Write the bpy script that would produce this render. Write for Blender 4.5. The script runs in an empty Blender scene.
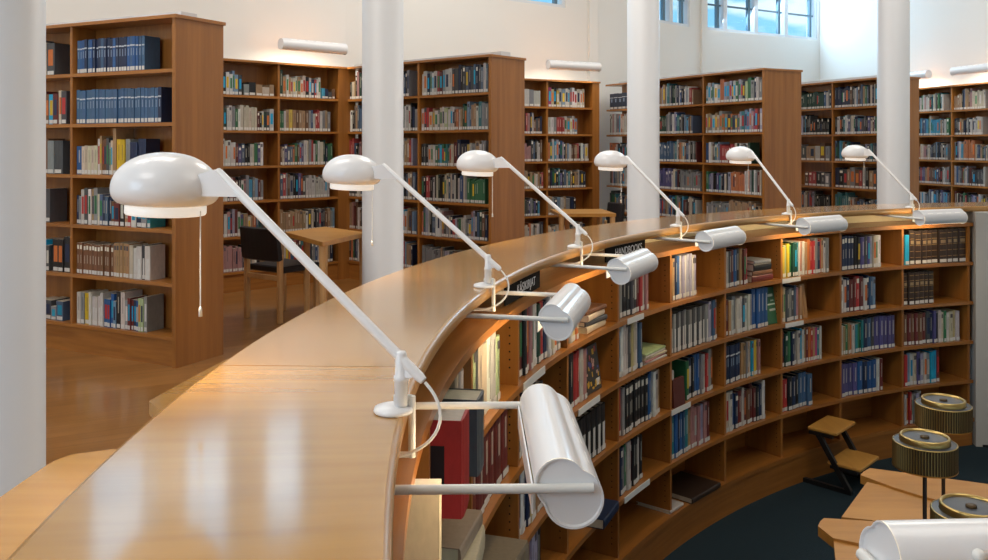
import bpy, math, random
from mathutils import Vector, Matrix
RND = random.Random(7)
C = bpy.context.scene.collection
F, HY, E = 870.0, 146.0, 1.45           # focal length (px of a 988 wide frame), horizon row, eye height
CX, CY, RI, RO, RB = 5.473, 1.771, 5.641, 6.101, 5.63
V = Vector
R = math.radians

# ---------------------------------------------------------------- materials
def new_mat(name):
    m = bpy.data.materials.new(name); m.use_nodes = True
    nt = m.node_tree; b = nt.nodes['Principled BSDF']
    return m, nt, b
def plain(name, col, rough=.5, metal=0, coat=0, emit=None, es=0, spec=.5, bump=0, bscale=200):
    m, nt, b = new_mat(name)
    b.inputs['Base Color'].default_value = (*col, 1); b.inputs['Roughness'].default_value = rough
    b.inputs['Metallic'].default_value = metal; b.inputs['Coat Weight'].default_value = coat
    b.inputs['Specular IOR Level'].default_value = spec
    if emit: b.inputs['Emission Color'].default_value = (*emit, 1); b.inputs['Emission Strength'].default_value = es
    # a faint mottling so no surface is perfectly flat
    n = nt.nodes.new('ShaderNodeTexNoise'); n.inputs['Scale'].default_value = bscale
    tc = nt.nodes.new('ShaderNodeTexCoord'); nt.links.new(tc.outputs['Object'], n.inputs['Vector'])
    if bump:
        bp = nt.nodes.new('ShaderNodeBump'); bp.inputs['Strength'].default_value = bump; bp.inputs['Distance'].default_value = .01
        nt.links.new(n.outputs['Fac'], bp.inputs['Height']); nt.links.new(bp.outputs['Normal'], b.inputs['Normal'])
    return m
def wood(name, c1, c2, scale, rough=.4, coat=.2, use_uv=False, planks=None, crough=.15, bump=.0):
    m, nt, b = new_mat(name); N, L = nt.nodes, nt.links
    tc = N.new('ShaderNodeTexCoord'); mp = N.new('ShaderNodeMapping'); mp.inputs['Scale'].default_value = scale
    L.new(tc.outputs['UV' if use_uv else 'Object'], mp.inputs['Vector'])
    n = N.new('ShaderNodeTexNoise'); n.inputs['Scale'].default_value = 1; n.inputs['Detail'].default_value = 5; n.inputs['Roughness'].default_value = .62
    L.new(mp.outputs['Vector'], n.inputs['Vector'])
    n2 = N.new('ShaderNodeTexNoise'); n2.inputs['Scale'].default_value = .23; n2.inputs['Detail'].default_value = 3
    L.new(mp.outputs['Vector'], n2.inputs['Vector'])
    mx0 = N.new('ShaderNodeMath'); mx0.operation = 'MULTIPLY_ADD'; mx0.inputs[1].default_value = .55; mx0.inputs[2].default_value = 0
    L.new(n.outputs['Fac'], mx0.inputs[0])
    ad = N.new('ShaderNodeMath'); ad.operation = 'MULTIPLY_ADD'; ad.inputs[1].default_value = .45
    L.new(n2.outputs['Fac'], ad.inputs[0]); L.new(mx0.outputs[0], ad.inputs[2])
    cr = N.new('ShaderNodeValToRGB'); e = cr.color_ramp.elements
    e[0].position = .36; e[1].position = .64; e[0].color = (*c1, 1); e[1].color = (*c2, 1)
    L.new(ad.outputs[0], cr.inputs['Fac']); out = cr.outputs['Color']
    if planks:
        br = N.new('ShaderNodeTexBrick'); br.offset = .37
        br.inputs['Color1'].default_value = (1, 1, 1, 1); br.inputs['Color2'].default_value = (.78, .74, .7, 1); br.inputs['Mortar'].default_value = (.45, .4, .36, 1)
        br.inputs['Scale'].default_value = 1; br.inputs['Brick Width'].default_value = planks[0]; br.inputs['Row Height'].default_value = planks[1]
        br.inputs['Mortar Size'].default_value = .0025; br.inputs['Bias'].default_value = -.1
        mp2 = N.new('ShaderNodeMapping'); mp2.inputs['Rotation'].default_value = (0, 0, R(-28)); L.new(tc.outputs['Object'], mp2.inputs['Vector'])
        L.new(mp2.outputs['Vector'], br.inputs['Vector']); L.new(mp2.outputs['Vector'], mp.inputs['Vector'])
        mm = N.new('ShaderNodeMix'); mm.data_type = 'RGBA'; mm.blend_type = 'MULTIPLY'; mm.inputs['Factor'].default_value = .8
        L.new(out, mm.inputs['A']); L.new(br.outputs['Color'], mm.inputs['B']); out = mm.outputs['Result']
    L.new(out, b.inputs['Base Color'])
    b.inputs['Roughness'].default_value = rough; b.inputs['Coat Weight'].default_value = coat; b.inputs['Coat Roughness'].default_value = crough
    if bump:
        bp = N.new('ShaderNodeBump'); bp.inputs['Strength'].default_value = bump; bp.inputs['Distance'].default_value = .004
        L.new(ad.outputs[0], bp.inputs['Height']); L.new(bp.outputs['Normal'], b.inputs['Normal'])
        L.new(bp.outputs['Normal'], b.inputs['Coat Normal'])
    return m
def book_mat():
    m, nt, b = new_mat('book_cloth_and_paper'); N, L = nt.nodes, nt.links
    a = N.new('ShaderNodeAttribute'); a.attribute_name = 'Col'
    tc = N.new('ShaderNodeTexCoord'); mp = N.new('ShaderNodeMapping'); mp.inputs['Scale'].default_value = (60, 60, 25); L.new(tc.outputs['Object'], mp.inputs['Vector'])
    n = N.new('ShaderNodeTexNoise'); n.inputs['Scale'].default_value = 1; L.new(mp.outputs['Vector'], n.inputs['Vector'])
    mr = N.new('ShaderNodeMapRange'); mr.inputs['To Min'].default_value = .8; mr.inputs['To Max'].default_value = 1.15; L.new(n.outputs['Fac'], mr.inputs['Value'])
    mm = N.new('ShaderNodeMix'); mm.data_type = 'RGBA'; mm.blend_type = 'MULTIPLY'; mm.inputs['Factor'].default_value = 1
    L.new(a.outputs['Color'], mm.inputs['A']); L.new(mr.outputs['Result'], mm.inputs['B']); L.new(mm.outputs['Result'], b.inputs['Base Color'])
    b.inputs['Roughness'].default_value = .42
    return m
M_WV = wood('shelf_wood_upright', (.255, .093, .016), (.40, .160, .031), (22, 22, 1.1), rough=.38, coat=.25)
M_WH = wood('shelf_wood_boards', (.265, .097, .017), (.415, .166, .032), (3, 3, 40), rough=.38, coat=.25)
M_WC = wood('shelf_wood_curved', (.255, .093, .016), (.405, .160, .031), (1.6, 30, 1), rough=.36, coat=.3, use_uv=True)
M_CT = wood('varnished_birch', (.41, .195, .031), (.54, .283, .055), (26, 1.3, 1), rough=.26, coat=1.0, use_uv=True, crough=.11, bump=.025)
M_CTE = wood('birch_edge', (.42, .20, .045), (.53, .28, .075), (1.5, 60, 1), rough=.28, coat=.5, use_uv=True)
M_TB = wood('table_birch', (.41, .18, .034), (.53, .255, .055), (3, 18, 20), rough=.42, coat=.15)
M_STP = wood('stool_birch', (.54, .26, .055), (.66, .35, .08), (20, 3, 20), rough=.4, coat=.2)
M_LEG = wood('chair_birch', (.50, .27, .10), (.62, .37, .16), (30, 30, 2), rough=.45, coat=.1)
M_FL = wood('parquet', (.225, .098, .024), (.34, .155, .045), (2.2, 26, 1), rough=.3, coat=.5, planks=(1.5, .085), crough=.12)
M_CARPET = plain('dark_teal_carpet', (.026, .045, .058), .95, spec=.1, bump=.6, bscale=500)
M_WALL = plain('cream_plaster', (.83, .815, .775), .75, bump=.05, bscale=60)
M_COL = plain('white_column_paint', (.68, .69, .71), .42, bump=.03, bscale=40)
M_WHITE = plain('white_lacquer', (.86, .86, .87), .3, coat=.25)
M_WMET = plain('white_painted_metal', (.76, .75, .71), .35)
M_CORD = plain('white_cord', (.85, .84, .80), .5)
M_CREAM = plain('cream_board', (.66, .60, .42), .6)
M_GREY = plain('pale_grey_board', (.62, .65, .68), .5)
M_BLACK = plain('black_steel', (.010, .010, .011), .4)
M_LEATH = plain('black_leather', (.012, .012, .015), .42, bump=.15, bscale=180)
M_GOLD = plain('aged_brass', (.50, .36, .13), .32, metal=1)
M_GOLDK = plain('brass_slats', (.33, .23, .085), .42, metal=1)
M_GOLDD = plain('brass_slat_gaps', (.07, .045, .018), .55, metal=.6)
M_DISC = plain('dark_grey_disc', (.035, .045, .06), .35)
M_HOLE = plain('peg_hole', (.012, .006, .003), .8)
M_STRIP = plain('label_strip_white', (.72, .72, .70), .35)
M_SIGN = plain('sign_black', (.008, .007, .006), .8, spec=.15)
M_LETT = plain('sign_lettering_white', (.8, .8, .82), .5)
M_FRAME = plain('window_frame_white', (.72, .75, .78), .45)
M_FRBLUE = plain('window_bar_and_reflection_blue', (.10, .17, .22), .4)
M_GLOW = plain('lamp_glow_warm', (.9, .85, .7), .4, emit=(1, .80, .50), es=2.2)
M_SLOT = plain('lamp_slot_glow', (.9, .9, .9), .4, emit=(1, .93, .8), es=.15)
M_RING = plain('lamp_ring_glow', (.85, .84, .82), .35, emit=(1, .93, .82), es=.35)
M_BOOK = book_mat()
m, nt, b = new_mat('window_glass')
tr = nt.nodes.new('ShaderNodeBsdfTransparent'); tr.inputs['Color'].default_value = (.93, .98, 1, 1)
gl = nt.nodes.new('ShaderNodeBsdfGlossy'); gl.inputs['Roughness'].default_value = .02
mxs = nt.nodes.new('ShaderNodeMixShader')
mxs.inputs[0].default_value = .05; nt.links.new(tr.outputs[0], mxs.inputs[1]); nt.links.new(gl.outputs[0], mxs.inputs[2])
nt.links.new(mxs.outputs[0], nt.nodes['Material Output'].inputs['Surface']); M_GLASS = m

# ---------------------------------------------------------------- mesh builder
class MB:
    def __init__(s): s.v = []; s.f = []; s.m = []; s.c = []; s.sm = []; s.uv = []
    def face(s, pts, mi=0, col=(1, 1, 1), smooth=False, uv=None):
        i = len(s.v); s.v += [V(p) for p in pts]; s.f.append(tuple(range(i, i + len(pts)))); s.m.append(mi); s.c.append(col); s.sm.append(smooth); s.uv.append(uv)
    def grid(s, rows, mi=0, closed_u=False, closed_v=False, smooth=True, col=(1, 1, 1), uvs=None):
        i = len(s.v); n, k = len(rows), len(rows[0])
        for r in rows: s.v += [V(p) for p in r]
        for a in range(n if closed_u else n - 1):
            for c in range(k if closed_v else k - 1):
                a2, c2 = (a + 1) % n, (c + 1) % k
                s.f.append((i + a * k + c, i + a2 * k + c, i + a2 * k + c2, i + a * k + c2)); s.m.append(mi); s.c.append(col); s.sm.append(smooth)
                s.uv.append([uvs[a][c], uvs[a2][c], uvs[a2][c2], uvs[a][c2]] if uvs else None)
    def box(s, M, x0, x1, y0, y1, z0, z1, mi=0, col=(1, 1, 1), skip=''):
        p = [M @ V((x, y, z)) for z in (z0, z1) for y in (y0, y1) for x in (x0, x1)]
        for k, q in (('b', (0, 2, 3, 1)), ('t', (4, 5, 7, 6)), ('f', (0, 1, 5, 4)), ('k', (2, 6, 7, 3)), ('l', (0, 4, 6, 2)), ('r', (1, 3, 7, 5))):
            if k not in skip: s.face([p[j] for j in q], mi, col)
        return s
    def rbox(s, M, x0, x1, y0, y1, z0, z1, bv=.006, mi=0):
        """box with chamfered vertical corners and top/bottom rims"""
        def ring(d, z):
            a, b_, c, e = x0 + d, x1 - d, y0 + d, y1 - d; k = bv * 1.6
            return [M @ V(q) for q in ((a + k, c, z), (b_ - k, c, z), (b_, c + k, z), (b_, e - k, z), (b_ - k, e, z), (a + k, e, z), (a, e - k, z), (a, c + k, z))]
        rs = [ring(bv, z0), ring(0, z0 + bv), ring(0, z1 - bv), ring(bv, z1)]
        s.grid(rs, mi, closed_v=True, smooth=False); s.face(rs[0][::-1], mi); s.face(rs[3], mi); return s
    def lathe(s, M, prof, n=32, mi=0, caps=(False, False), smooth=True):
        rows = [[M @ V((r * math.cos(2 * math.pi * k / n), r * math.sin(2 * math.pi * k / n), z)) for k in range(n)] for r, z in prof]
        s.grid(rows, mi, closed_v=True, smooth=smooth)
        if caps[0]: s.face(rows[0][::-1], mi)
        if caps[1]: s.face(rows[-1], mi)
        return s
    def tube(s, pts, r, n=10, mi=0, cap=True):
        pts = [V(p) for p in pts]; rows = []; up = V((0, 0, 1)); prev = None
        rs = r if isinstance(r, (list, tuple)) else [r] * len(pts)
        for i, p in enumerate(pts):
            t = (pts[min(i + 1, len(pts) - 1)] - pts[max(i - 1, 0)]).normalized()
            if prev is None:
                a = t.cross(up); a = a if a.length > .05 else t.cross(V((1, 0, 0)))
            else: a = prev - t * prev.dot(t)
            a.normalize(); bb = t.cross(a); prev = a
            rows.append([p + rs[i] * (a * math.cos(2 * math.pi * k / n) + bb * math.sin(2 * math.pi * k / n)) for k in range(n)])
        s.grid(rows, mi, closed_v=True)
        if cap: s.face(rows[0][::-1], mi); s.face(rows[-1], mi)
        return s
    def prism(s, top, dz, mi=0, uvscale=None):
        """polygon of world points extruded down by dz"""
        top = [V(p) for p in top]; bot = [p - V((0, 0, dz)) for p in top]
        ar = sum(top[i].x * top[(i + 1) % len(top)].y - top[(i + 1) % len(top)].x * top[i].y for i in range(len(top)))
        if ar < 0: top.reverse(); bot.reverse()
        s.face(top, mi); s.face(bot[::-1], mi)
        for i in range(len(top)):
            j = (i + 1) % len(top); s.face((top[i], bot[i], bot[j], top[j]), mi)
        return s
    def build(s, name, mats, parent=None):
        off = parent_world(parent) if parent else V((0, 0, 0))
        me = bpy.data.meshes.new(name); me.from_pydata([tuple(p - off) for p in s.v], [], s.f)
        if not isinstance(mats, (list, tuple)): mats = [mats]
        for m_ in mats: me.materials.append(m_)
        me.polygons.foreach_set('material_index', s.m); me.polygons.foreach_set('use_smooth', s.sm)
        if M_BOOK in mats:
            at = me.color_attributes.new('Col', 'FLOAT_COLOR', 'CORNER'); d = []
            for f_, c in zip(s.f, s.c): d += [c[0], c[1], c[2], 1.0] * len(f_)
            at.data.foreach_set('color', d)
        if any(s.uv):
            ul = me.uv_layers.new(name='UVMap'); d = []
            for f_, u in zip(s.f, s.uv):
                for k in range(len(f_)): d += list(u[k]) if u else [0, 0]
            ul.data.foreach_set('uv', d)
        me.validate(); me.update()
        o = bpy.data.objects.new(name, me); C.objects.link(o)
        if parent: o.parent = parent
        return o
def parent_world(p):
    t = V((0, 0, 0))
    while p: t += p.location; p = p.parent
    return t
def tag(o, label=None, cat=None, group=None, kind=None):
    if label: o['label'] = label
    if cat: o['category'] = cat
    if group: o['group'] = group
    if kind: o['kind'] = kind
    return o
def thing(name, loc, label, cat, group=None):
    o = bpy.data.objects.new(name, None); o.empty_display_size = .1; o.location = loc; C.objects.link(o)
    return tag(o, label, cat, group)
I4 = Matrix.Identity(4)
def frame(o, ex, ey, ez=(0, 0, 1)):
    ex, ey, ez = V(ex).normalized(), V(ey).normalized(), V(ez).normalized()
    return Matrix(((ex.x, ey.x, ez.x, o[0]), (ex.y, ey.y, ez.y, o[1]), (ex.z, ey.z, ez.z, o[2]), (0, 0, 0, 1)))
def px(x, y, Z): return V(((x - 494) / F * Z, Z, E - (y - HY) / F * Z))
def pxz(x, y, z):                       # point of the photograph on the level plane z
    Z = (E - z) * F / (y - HY); return px(x, y, Z)
def pol(t, r, z): t = R(t); return V((CX - r * math.cos(t), CY + r * math.sin(t), z))
def theta(x, r=RB):                     # angle on the circle of radius r where the photo column x meets it (far side)
    k = (x - 494) / F; a = k * k + 1; bq = -2 * (k * CX + CY); c = CX * CX + CY * CY - r * r
    Z = (-bq + math.sqrt(bq * bq - 4 * a * c)) / 2 / a
    return math.degrees(math.atan2(Z - CY, -(k * Z - CX)))
def arc_box(mb, r0, r1, z0, z1, t0, t1, step=1.0, mi=0, ends=True):
    n = max(2, int(abs(t1 - t0) / step)); ts = [t0 + (t1 - t0) * i / n for i in range(n + 1)]
    for (ra, za), (rb, zb), nm in (((r0, z0), (r0, z1), 0), ((r0, z1), (r1, z1), 1), ((r1, z1), (r1, z0), 2), ((r1, z0), (r0, z0), 3)):
        rows = [[pol(t, ra, za), pol(t, rb, zb)] for t in ts]
        v0, v1 = (za, zb) if nm in (0, 2) else (ra, rb)
        uvs = [[(R(t) * r0, v0), (R(t) * r0, v1)] for t in ts]
        mb.grid([r_[::-1] for r_ in rows], mi, smooth=False, uvs=[u[::-1] for u in uvs])
    if ends:
        for t in (t0, t1):
            q = [pol(t, r0, z0), pol(t, r0, z1), pol(t, r1, z1), pol(t, r1, z0)]
            mb.face(q if t == t0 else q[::-1], mi, uv=[(0, z0), (0, z1), (.3, z1), (.3, z0)])
    return mb

ZC = E - .5                              # countertop
ZTOP = E - .634                          # top of the curved bookcase
LV = [E - .959, E - 1.284, E - 1.610, E - 1.935, E - 2.245]
ZP = E - 2.469                           # pit floor
DIV = [74.1 - 7.045 * k for k in range(13)]

# ---------------------------------------------------------------- room shell
W = [V((-4.6, 7.12, 0)), V((-1.70, 9.97, 0)), V((1.45, 12.4, 0)), V((3.37, 14.2, 0)), V((5.89, 15.73, 0)), V((8.4, 6.1, 0)), V((8.9, -4, 0))]
WL = [V((-5.2, 2.0, 0)), V((-5.2, -4, 0))]
SILL, HEAD, CEIL = 3.36, 4.75, 5.3
def wall(name, a, b_, wins=(), z0=0.0, th=.25):
    d = (b_ - a); L = d.length; d.normalize(); nrm = V((-d.y, d.x, 0))     # outward = left of travel
    if nrm.dot(V((2, 3, 0)) - a) > 0: nrm = -nrm
    M = frame(a, d, nrm); mb = MB()
    if not wins: mb.box(M, -.02, L + .02, 0, th, z0, CEIL)
    else:
        mb.box(M, -.02, L + .02, 0, th, z0, SILL); mb.box(M, -.02, L + .02, 0, th, HEAD, CEIL)
        s = -.02
        for w0, w1 in list(wins) + [(L + .02, L + .02)]:
            if w0 > s + .001: mb.box(M, s, w0, 0, th, SILL, HEAD)
            s = w1
    tag(mb.build(name, M_WALL), kind='structure'); return M
NW = [0]
def windows(M, wins, splits):
    for w0, w1 in wins:
        NW[0] += 1; root = bpy.data.objects.new('window_%d' % NW[0], None); root.location = M @ V(((w0 + w1) / 2, .1, SILL)); C.objects.link(root); root['kind'] = 'structure'
        fb = MB(); fw = .045
        fb.box(M, w0, w1, .02, .12, SILL, SILL + fw); fb.box(M, w0, w1, .02, .12, HEAD - fw, HEAD)
        cb = MB(); gb = MB()
        ed = [w0] + [s for s in splits if w0 + .05 < s < w1 - .05] + [w1]
        for e in ed: fb.box(M, max(w0, e - fw), min(w1, e + fw), .015, .12, SILL + .001, HEAD - .001)
        for p, q in zip(ed, ed[1:]):
            cb.box(M, q - fw - .11, q - fw - .055, .06, .11, SILL + fw, HEAD - fw)  # casement reflection put into the pane as a dark upright strip
            cb.box(M, p + fw, q - fw, .075, .095, SILL + .42, SILL + .45)
            gb.box(M, p + fw * .5, q - fw * .5, .083, .087, SILL + fw * .5, HEAD - fw * .5)
        fb.build('window_frame', M_FRAME, root); cb.build('bar_and_reflection_strip', M_FRBLUE, root); gb.build('pane', M_GLASS, root)
def ray_s(a, b_, x):                     # distance along the wall a-b seen at photo column x
    d = (b_ - a).normalized(); k = (x - 494) / F; return (k * a.y - a.x) / (d.x - k * d.y)
w1 = [(ray_s(W[0], W[1], a), ray_s(W[0], W[1], b_)) for a, b_ in ((88, 164), (184, 246), (264, 318))]
M = wall('wall_left', W[0], W[1], w1); windows(M, w1, [])
w2 = [(.3, 1.7), (1.95, 3.4)]
M = wall('wall_middle', W[1], W[2], w2); windows(M, w2, [1.0, 2.67])
s0, s1, s2 = (ray_s(W[2], W[3], x) for x in (655, 672, 690))
M = wall('wall_back', W[2], W[3], [(s0, s2)]); windows(M, [(s0, s2)], [s1])
ss = [ray_s(W[3], W[4], x) for x in (704, 726, 757, 787, 818)]
M = wall('wall_far', W[3], W[4], [(ss[0], ss[-1])]); windows(M, [(ss[0], ss[-1])], ss[1:-1])
wall('wall_right', W[4], W[5], z0=-1.2); wall('wall_side', W[5], W[6], z0=-1.2)
wall('wall_side', WL[0], W[0]); wall('wall_side', WL[1], WL[0]); wall('wall_rear', W[6], WL[1], z0=-1.2)
pil = MB(); d = (W[2] - W[1]).normalized(); pil.box(frame(W[2], d, (-d.y, d.x, 0)), -.16, .0, -.05, .02, 2.2, CEIL)
d = (W[4] - W[3]).normalized(); pil.box(frame(W[3], d, (-d.y, d.x, 0)), -.02, .10, -.06, .02, 2.0, CEIL)
tag(pil.build('trim_1', M_WALL), kind='structure')
cb = MB(); cb.prism([p + V((0, 0, CEIL + .2)) for p in W + [WL[1], WL[0]]], .2)
tag(cb.build('ceiling', M_WALL), kind='structure')
# upper floor with the round hole of the pit
fl = MB(); n = 100; ins = [pol(-10 + 100 * i / n, 5.95, 0) for i in range(n + 1)]; out_ = []
for i in range(n + 1):
    t = R(-10 + 100 * i / n); dx, dy = -math.cos(t), math.sin(t)
    out_.append(V((CX + dx * 14.5, CY + dy * 14.5, 0)))
fl.grid([[a, b_] for a, b_ in zip(ins, out_)], 0, smooth=False)
fl.grid([[a - V((0, 0, .25)), a] for a in ins], 0, smooth=False)
p0 = ins[0]; fl.face([(out_[0].x, -5, 0), (9, -5, 0), (9, p0.y - .06, 0), (p0.x, p0.y - .06, 0), tuple(p0), tuple(out_[0])], 0)
tag(fl.build('floor', M_FL), kind='structure')
pf = MB(); pf.box(I4, -1.2, 9.2, .2, 9.6, ZP - .1, ZP); tag(pf.build('floor_pit', M_CARPET), kind='structure')
# pale wall that closes the curved shelving
pw = MB(); e0 = pol(74.1, RB - .06, 0); ed = V((.965, -.20, 0)).normalized(); nn = V((.20, .965, 0)).normalized()
pw.box(frame(V((e0.x + .012, e0.y + .02, 0)), ed, nn), 0, 6, 0, .3, ZP, ZC - .045)
tag(pw.build('wall_pit', plain('pit_end_plaster_shaded', (.52, .50, .46), .8, bump=.05)), kind='structure')  # plaster darkened: the end wall's shade is put into its colour
bs = MB(); bs.box(frame(V((e0.x + .012, e0.y + .02, 0)), ed, nn), 0.05, 6, -.012, 0, ZP, ZP + .02)
tag(bs.build('baseboard_pit', M_BLACK), kind='structure')
# round columns
COLS = [((-2.055, 3.62), 'thick white column at the frame edge, beside the tall left bookcase'),
        ((-.92, 7.2), 'white round column standing between the reading table and second bookcase'),
        ((1.585, 9.24), 'white round column in front of the third bookcase, two-bay black sets behind'),
        ((4.525, 9.86), 'white round column behind the sixth desk lamp, hiding the fourth bookcase end')]
LB = ['thick white column nearest the camera, beside the bookcase of blue volumes',
      'white round column next to the small table and black chair',
      'white round column behind the fourth desk lamp from the camera',
      'white round column behind the sixth and farthest desk lamp']
for (p, _), l in zip(COLS, LB):
    mb = MB(); mb.lathe(Matrix.Translation((p[0], p[1], 0)), [(.19, 0), (.19, .02), (.17, .03), (.17, CEIL)], 48)
    tag(mb.build('column', M_COL), l, 'column', 'white round columns', 'structure')

# ---------------------------------------------------------------- counter
def path_counter():
    pts = [(pol(t / 2, RI, 0), V((-math.cos(R(t / 2)), math.sin(R(t / 2)), 0)), t / 2) for t in range(162, -17, -2)]
    p, nr, _ = pts[-1]; r_ = .1; c = p - nr * r_; a0 = math.atan2(nr.y, nr.x); a1 = -math.pi / 2
    if a0 > 0: a0 -= 2 * math.pi
    for i in range(1, 9):
        a = a0 + (a1 - a0) * i / 8; q = V((math.cos(a), math.sin(a), 0)); pts.append((c + q * r_, q, None))
    e = pts[-1][0]
    for x in (.5, 1.2, 2.2, 3.4, 4.6): pts.append((V((x, e.y, 0)), V((0, -1, 0)), None))
    return pts
CP = path_counter()
prof = [(.012, -.045), (.002, -.036), (0, -.012), (.003, -.004), (.012, 0)] + [(w, 0) for w in (.05, .15, .25, .35, .42)] + [(.459, 0), (.467, -.004), (.47, -.012), (.468, -.036), (.458, -.045)]
ct = thing('curved_countertop', pol(30, 5.85, ZC), 'long curved varnished birch countertop running around the sunken reading pit', 'countertop')
def counter_piece(i0, i1):
    mb = MB(); rows = []; uvs = []; u = 0
    for i in range(i0, i1 + 1):
        p, nr, t = CP[i]
        if i > i0: u += (CP[i][0] - CP[i - 1][0]).length
        g = .0018 if i == i0 else (-.0018 if i == i1 else 0); tg = (CP[min(i + 1, len(CP) - 1)][0] - CP[max(i - 1, 0)][0]).normalized()
        rows.append([p + tg * g + nr * o + V((0, 0, ZC + z)) for o, z in prof]); uvs.append([(u + i0, o) for o, z in prof])
    mb.grid([r_[:5] for r_ in rows], 1, smooth=True, uvs=[q[:5] for q in uvs]); mb.grid([r_[4:11] for r_ in rows], 0, smooth=False, uvs=[q[4:11] for q in uvs])
    mb.grid([r_[10:] for r_ in rows], 1, smooth=True, uvs=[q[10:] for q in uvs]); mb.grid([[r_[-1], r_[0]] for r_ in rows], 1, smooth=False, uvs=[[q[-1], q[0]] for q in uvs])
    mb.face(rows[0], 1); mb.face(rows[-1][::-1], 1)
    mb.build('counter_board', [M_CT, M_CTE], ct)
k2 = next(i for i, c in enumerate(CP) if c[2] == 2); k3 = next(i for i, c in enumerate(CP) if c[2] == 30); k4 = next(i for i, c in enumerate(CP) if c[2] == 58)
for a, b_ in ((0, k4), (k4, k3), (k3, k2), (k2, len(CP) - 1)): counter_piece(a, b_)
# outer front of the counter (public side)
sk = MB(); arc_box(sk, 5.99, 6.02, 0, ZC - .046, 80, -8, mi=0); sk.build('outer_panel', M_WC, ct)
# lower writing ledges on the public side
def ledge(t0, t1, label):
    r0, r1, z1 = 6.022, 6.50, .72; mb = MB(); n = 30; ts = [t0 + (t1 - t0) * i / n for i in range(n + 1)]; top = []
    for i, t in enumerate(ts):
        s = min(abs(t - t0), abs(t - t1)) * R(1) * 6.3; k = .1
        rr = r1 - (0 if s > k else k - math.sqrt(max(0, k * k - (k - s) ** 2)))
        top.append((pol(t, r0, z1), pol(t, max(rr, r0 + .3), z1)))
    dz = V((0, 0, .04)); uv = [[(R(t) * 6, 0), (R(t) * 6, .4)] for t in ts]
    mb.grid([[b_, a] for a, b_ in top], 0, smooth=False, uvs=uv); mb.grid([[a - dz, b_ - dz] for a, b_ in top], 0, smooth=False, uvs=uv)
    mb.grid([[b_ - dz, b_] for a, b_ in top], 0, smooth=False, uvs=uv); mb.grid([[a, a - dz] for a, b_ in top], 0, smooth=False, uvs=uv)
    for (a, b_), fl_ in ((top[0], 0), (top[-1], 1)): mb.face([a, b_, b_ - dz, a - dz])
    o = mb.build('writing_ledge', M_CT); tag(o, label, 'ledge', 'writing ledges outside the counter')
ledge(-7.5, 2.9, 'low curved writing ledge outside the counter, beside the nearest white column')
ledge(5.4, 34, 'low curved writing ledge outside the counter, rounded end pointing at blue-volume bookcase')

# ---------------------------------------------------------------- curved pit bookcase
T0, T1 = 74.1, DIV[12]
cbk = thing('curved_bookcase', pol(30, 5.8, ZP), 'long curved wooden bookcase lining the sunken pit below the countertop', 'bookcase')
mb = MB(); arc_box(mb, RB, 5.99, ZTOP - .03, ZTOP, T0 + .35, T1); mb.build('top_board', M_WC, cbk)
for z in LV[:4]:
    mb = MB(); arc_box(mb, RB, 5.95, z - .026, z, T0 + .35, T1); mb.build('shelf', M_WC, cbk)
mb = MB(); arc_box(mb, RB - .012, 5.95, LV[4] - .03, LV[4], T0 + .35, T1); mb.build('bottom_shelf', M_WC, cbk)
mb = MB(); arc_box(mb, RB - .004, RB + .03, ZP, LV[4] - .031, T0 + .2, T1); mb.build('plinth', M_WC, cbk)
mb = MB(); arc_box(mb, 5.95, 5.97, ZP, ZTOP - .031, T0 + .3, T1); mb.build('back_panel', M_WC, cbk)
mb = MB(); arc_box(mb, 5.95, 5.975, ZTOP + .001, ZC - .047, T0 + 4, T1); mb.build('recess_board', M_CREAM, cbk)
for k, t in enumerate(DIV):
    mb = MB(); o = pol(t, RB + .012, 0); er = (pol(t, 6, 0) - pol(t, 5, 0)).normalized(); et = (pol(t + .1, 5, 0) - pol(t - .1, 5, 0)).normalized()
    Mx = frame(o, et, er); zs = [ZTOP - .0305] + sum([[z, z - .0265] for z in LV[:4]], []) + [LV[4]]
    for z1, z0 in zip(zs[::2], zs[1::2]):
        mb.box(Mx, -.011, .011, 0, .326, z0 + .0005, z1 - .0005)
        if k > 2:
            for y in (.035, .29):
                q = z0 + .07
                while q < z1 - .05:
                    c = Mx @ V((-.0115, y, q)); mb.face([c + er * (.004 * math.cos(a)) + V((0, 0, .004 * math.sin(a))) for a in (0, 1.05, 2.1, 3.14, 4.19, 5.24)], 1); q += .032
    mb.build('divider', [M_WV, M_HOLE], cbk)
for x0, x1, lv in ((523, 544, 0), (627, 643, 0), (578, 599, 1), (785, 803, 1), (671, 690, 2), (624, 649, 3), (782, 800, 0)):
    mb = MB(); ta, tb = theta(x0), theta(x1); arc_box(mb, RB - .006, RB - .001, LV[lv] - .030, LV[lv] + .002, ta, tb, step=.5)
    tag(mb.build('label_strip', M_STRIP, cbk), 'white label strip on shelf edge')

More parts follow.
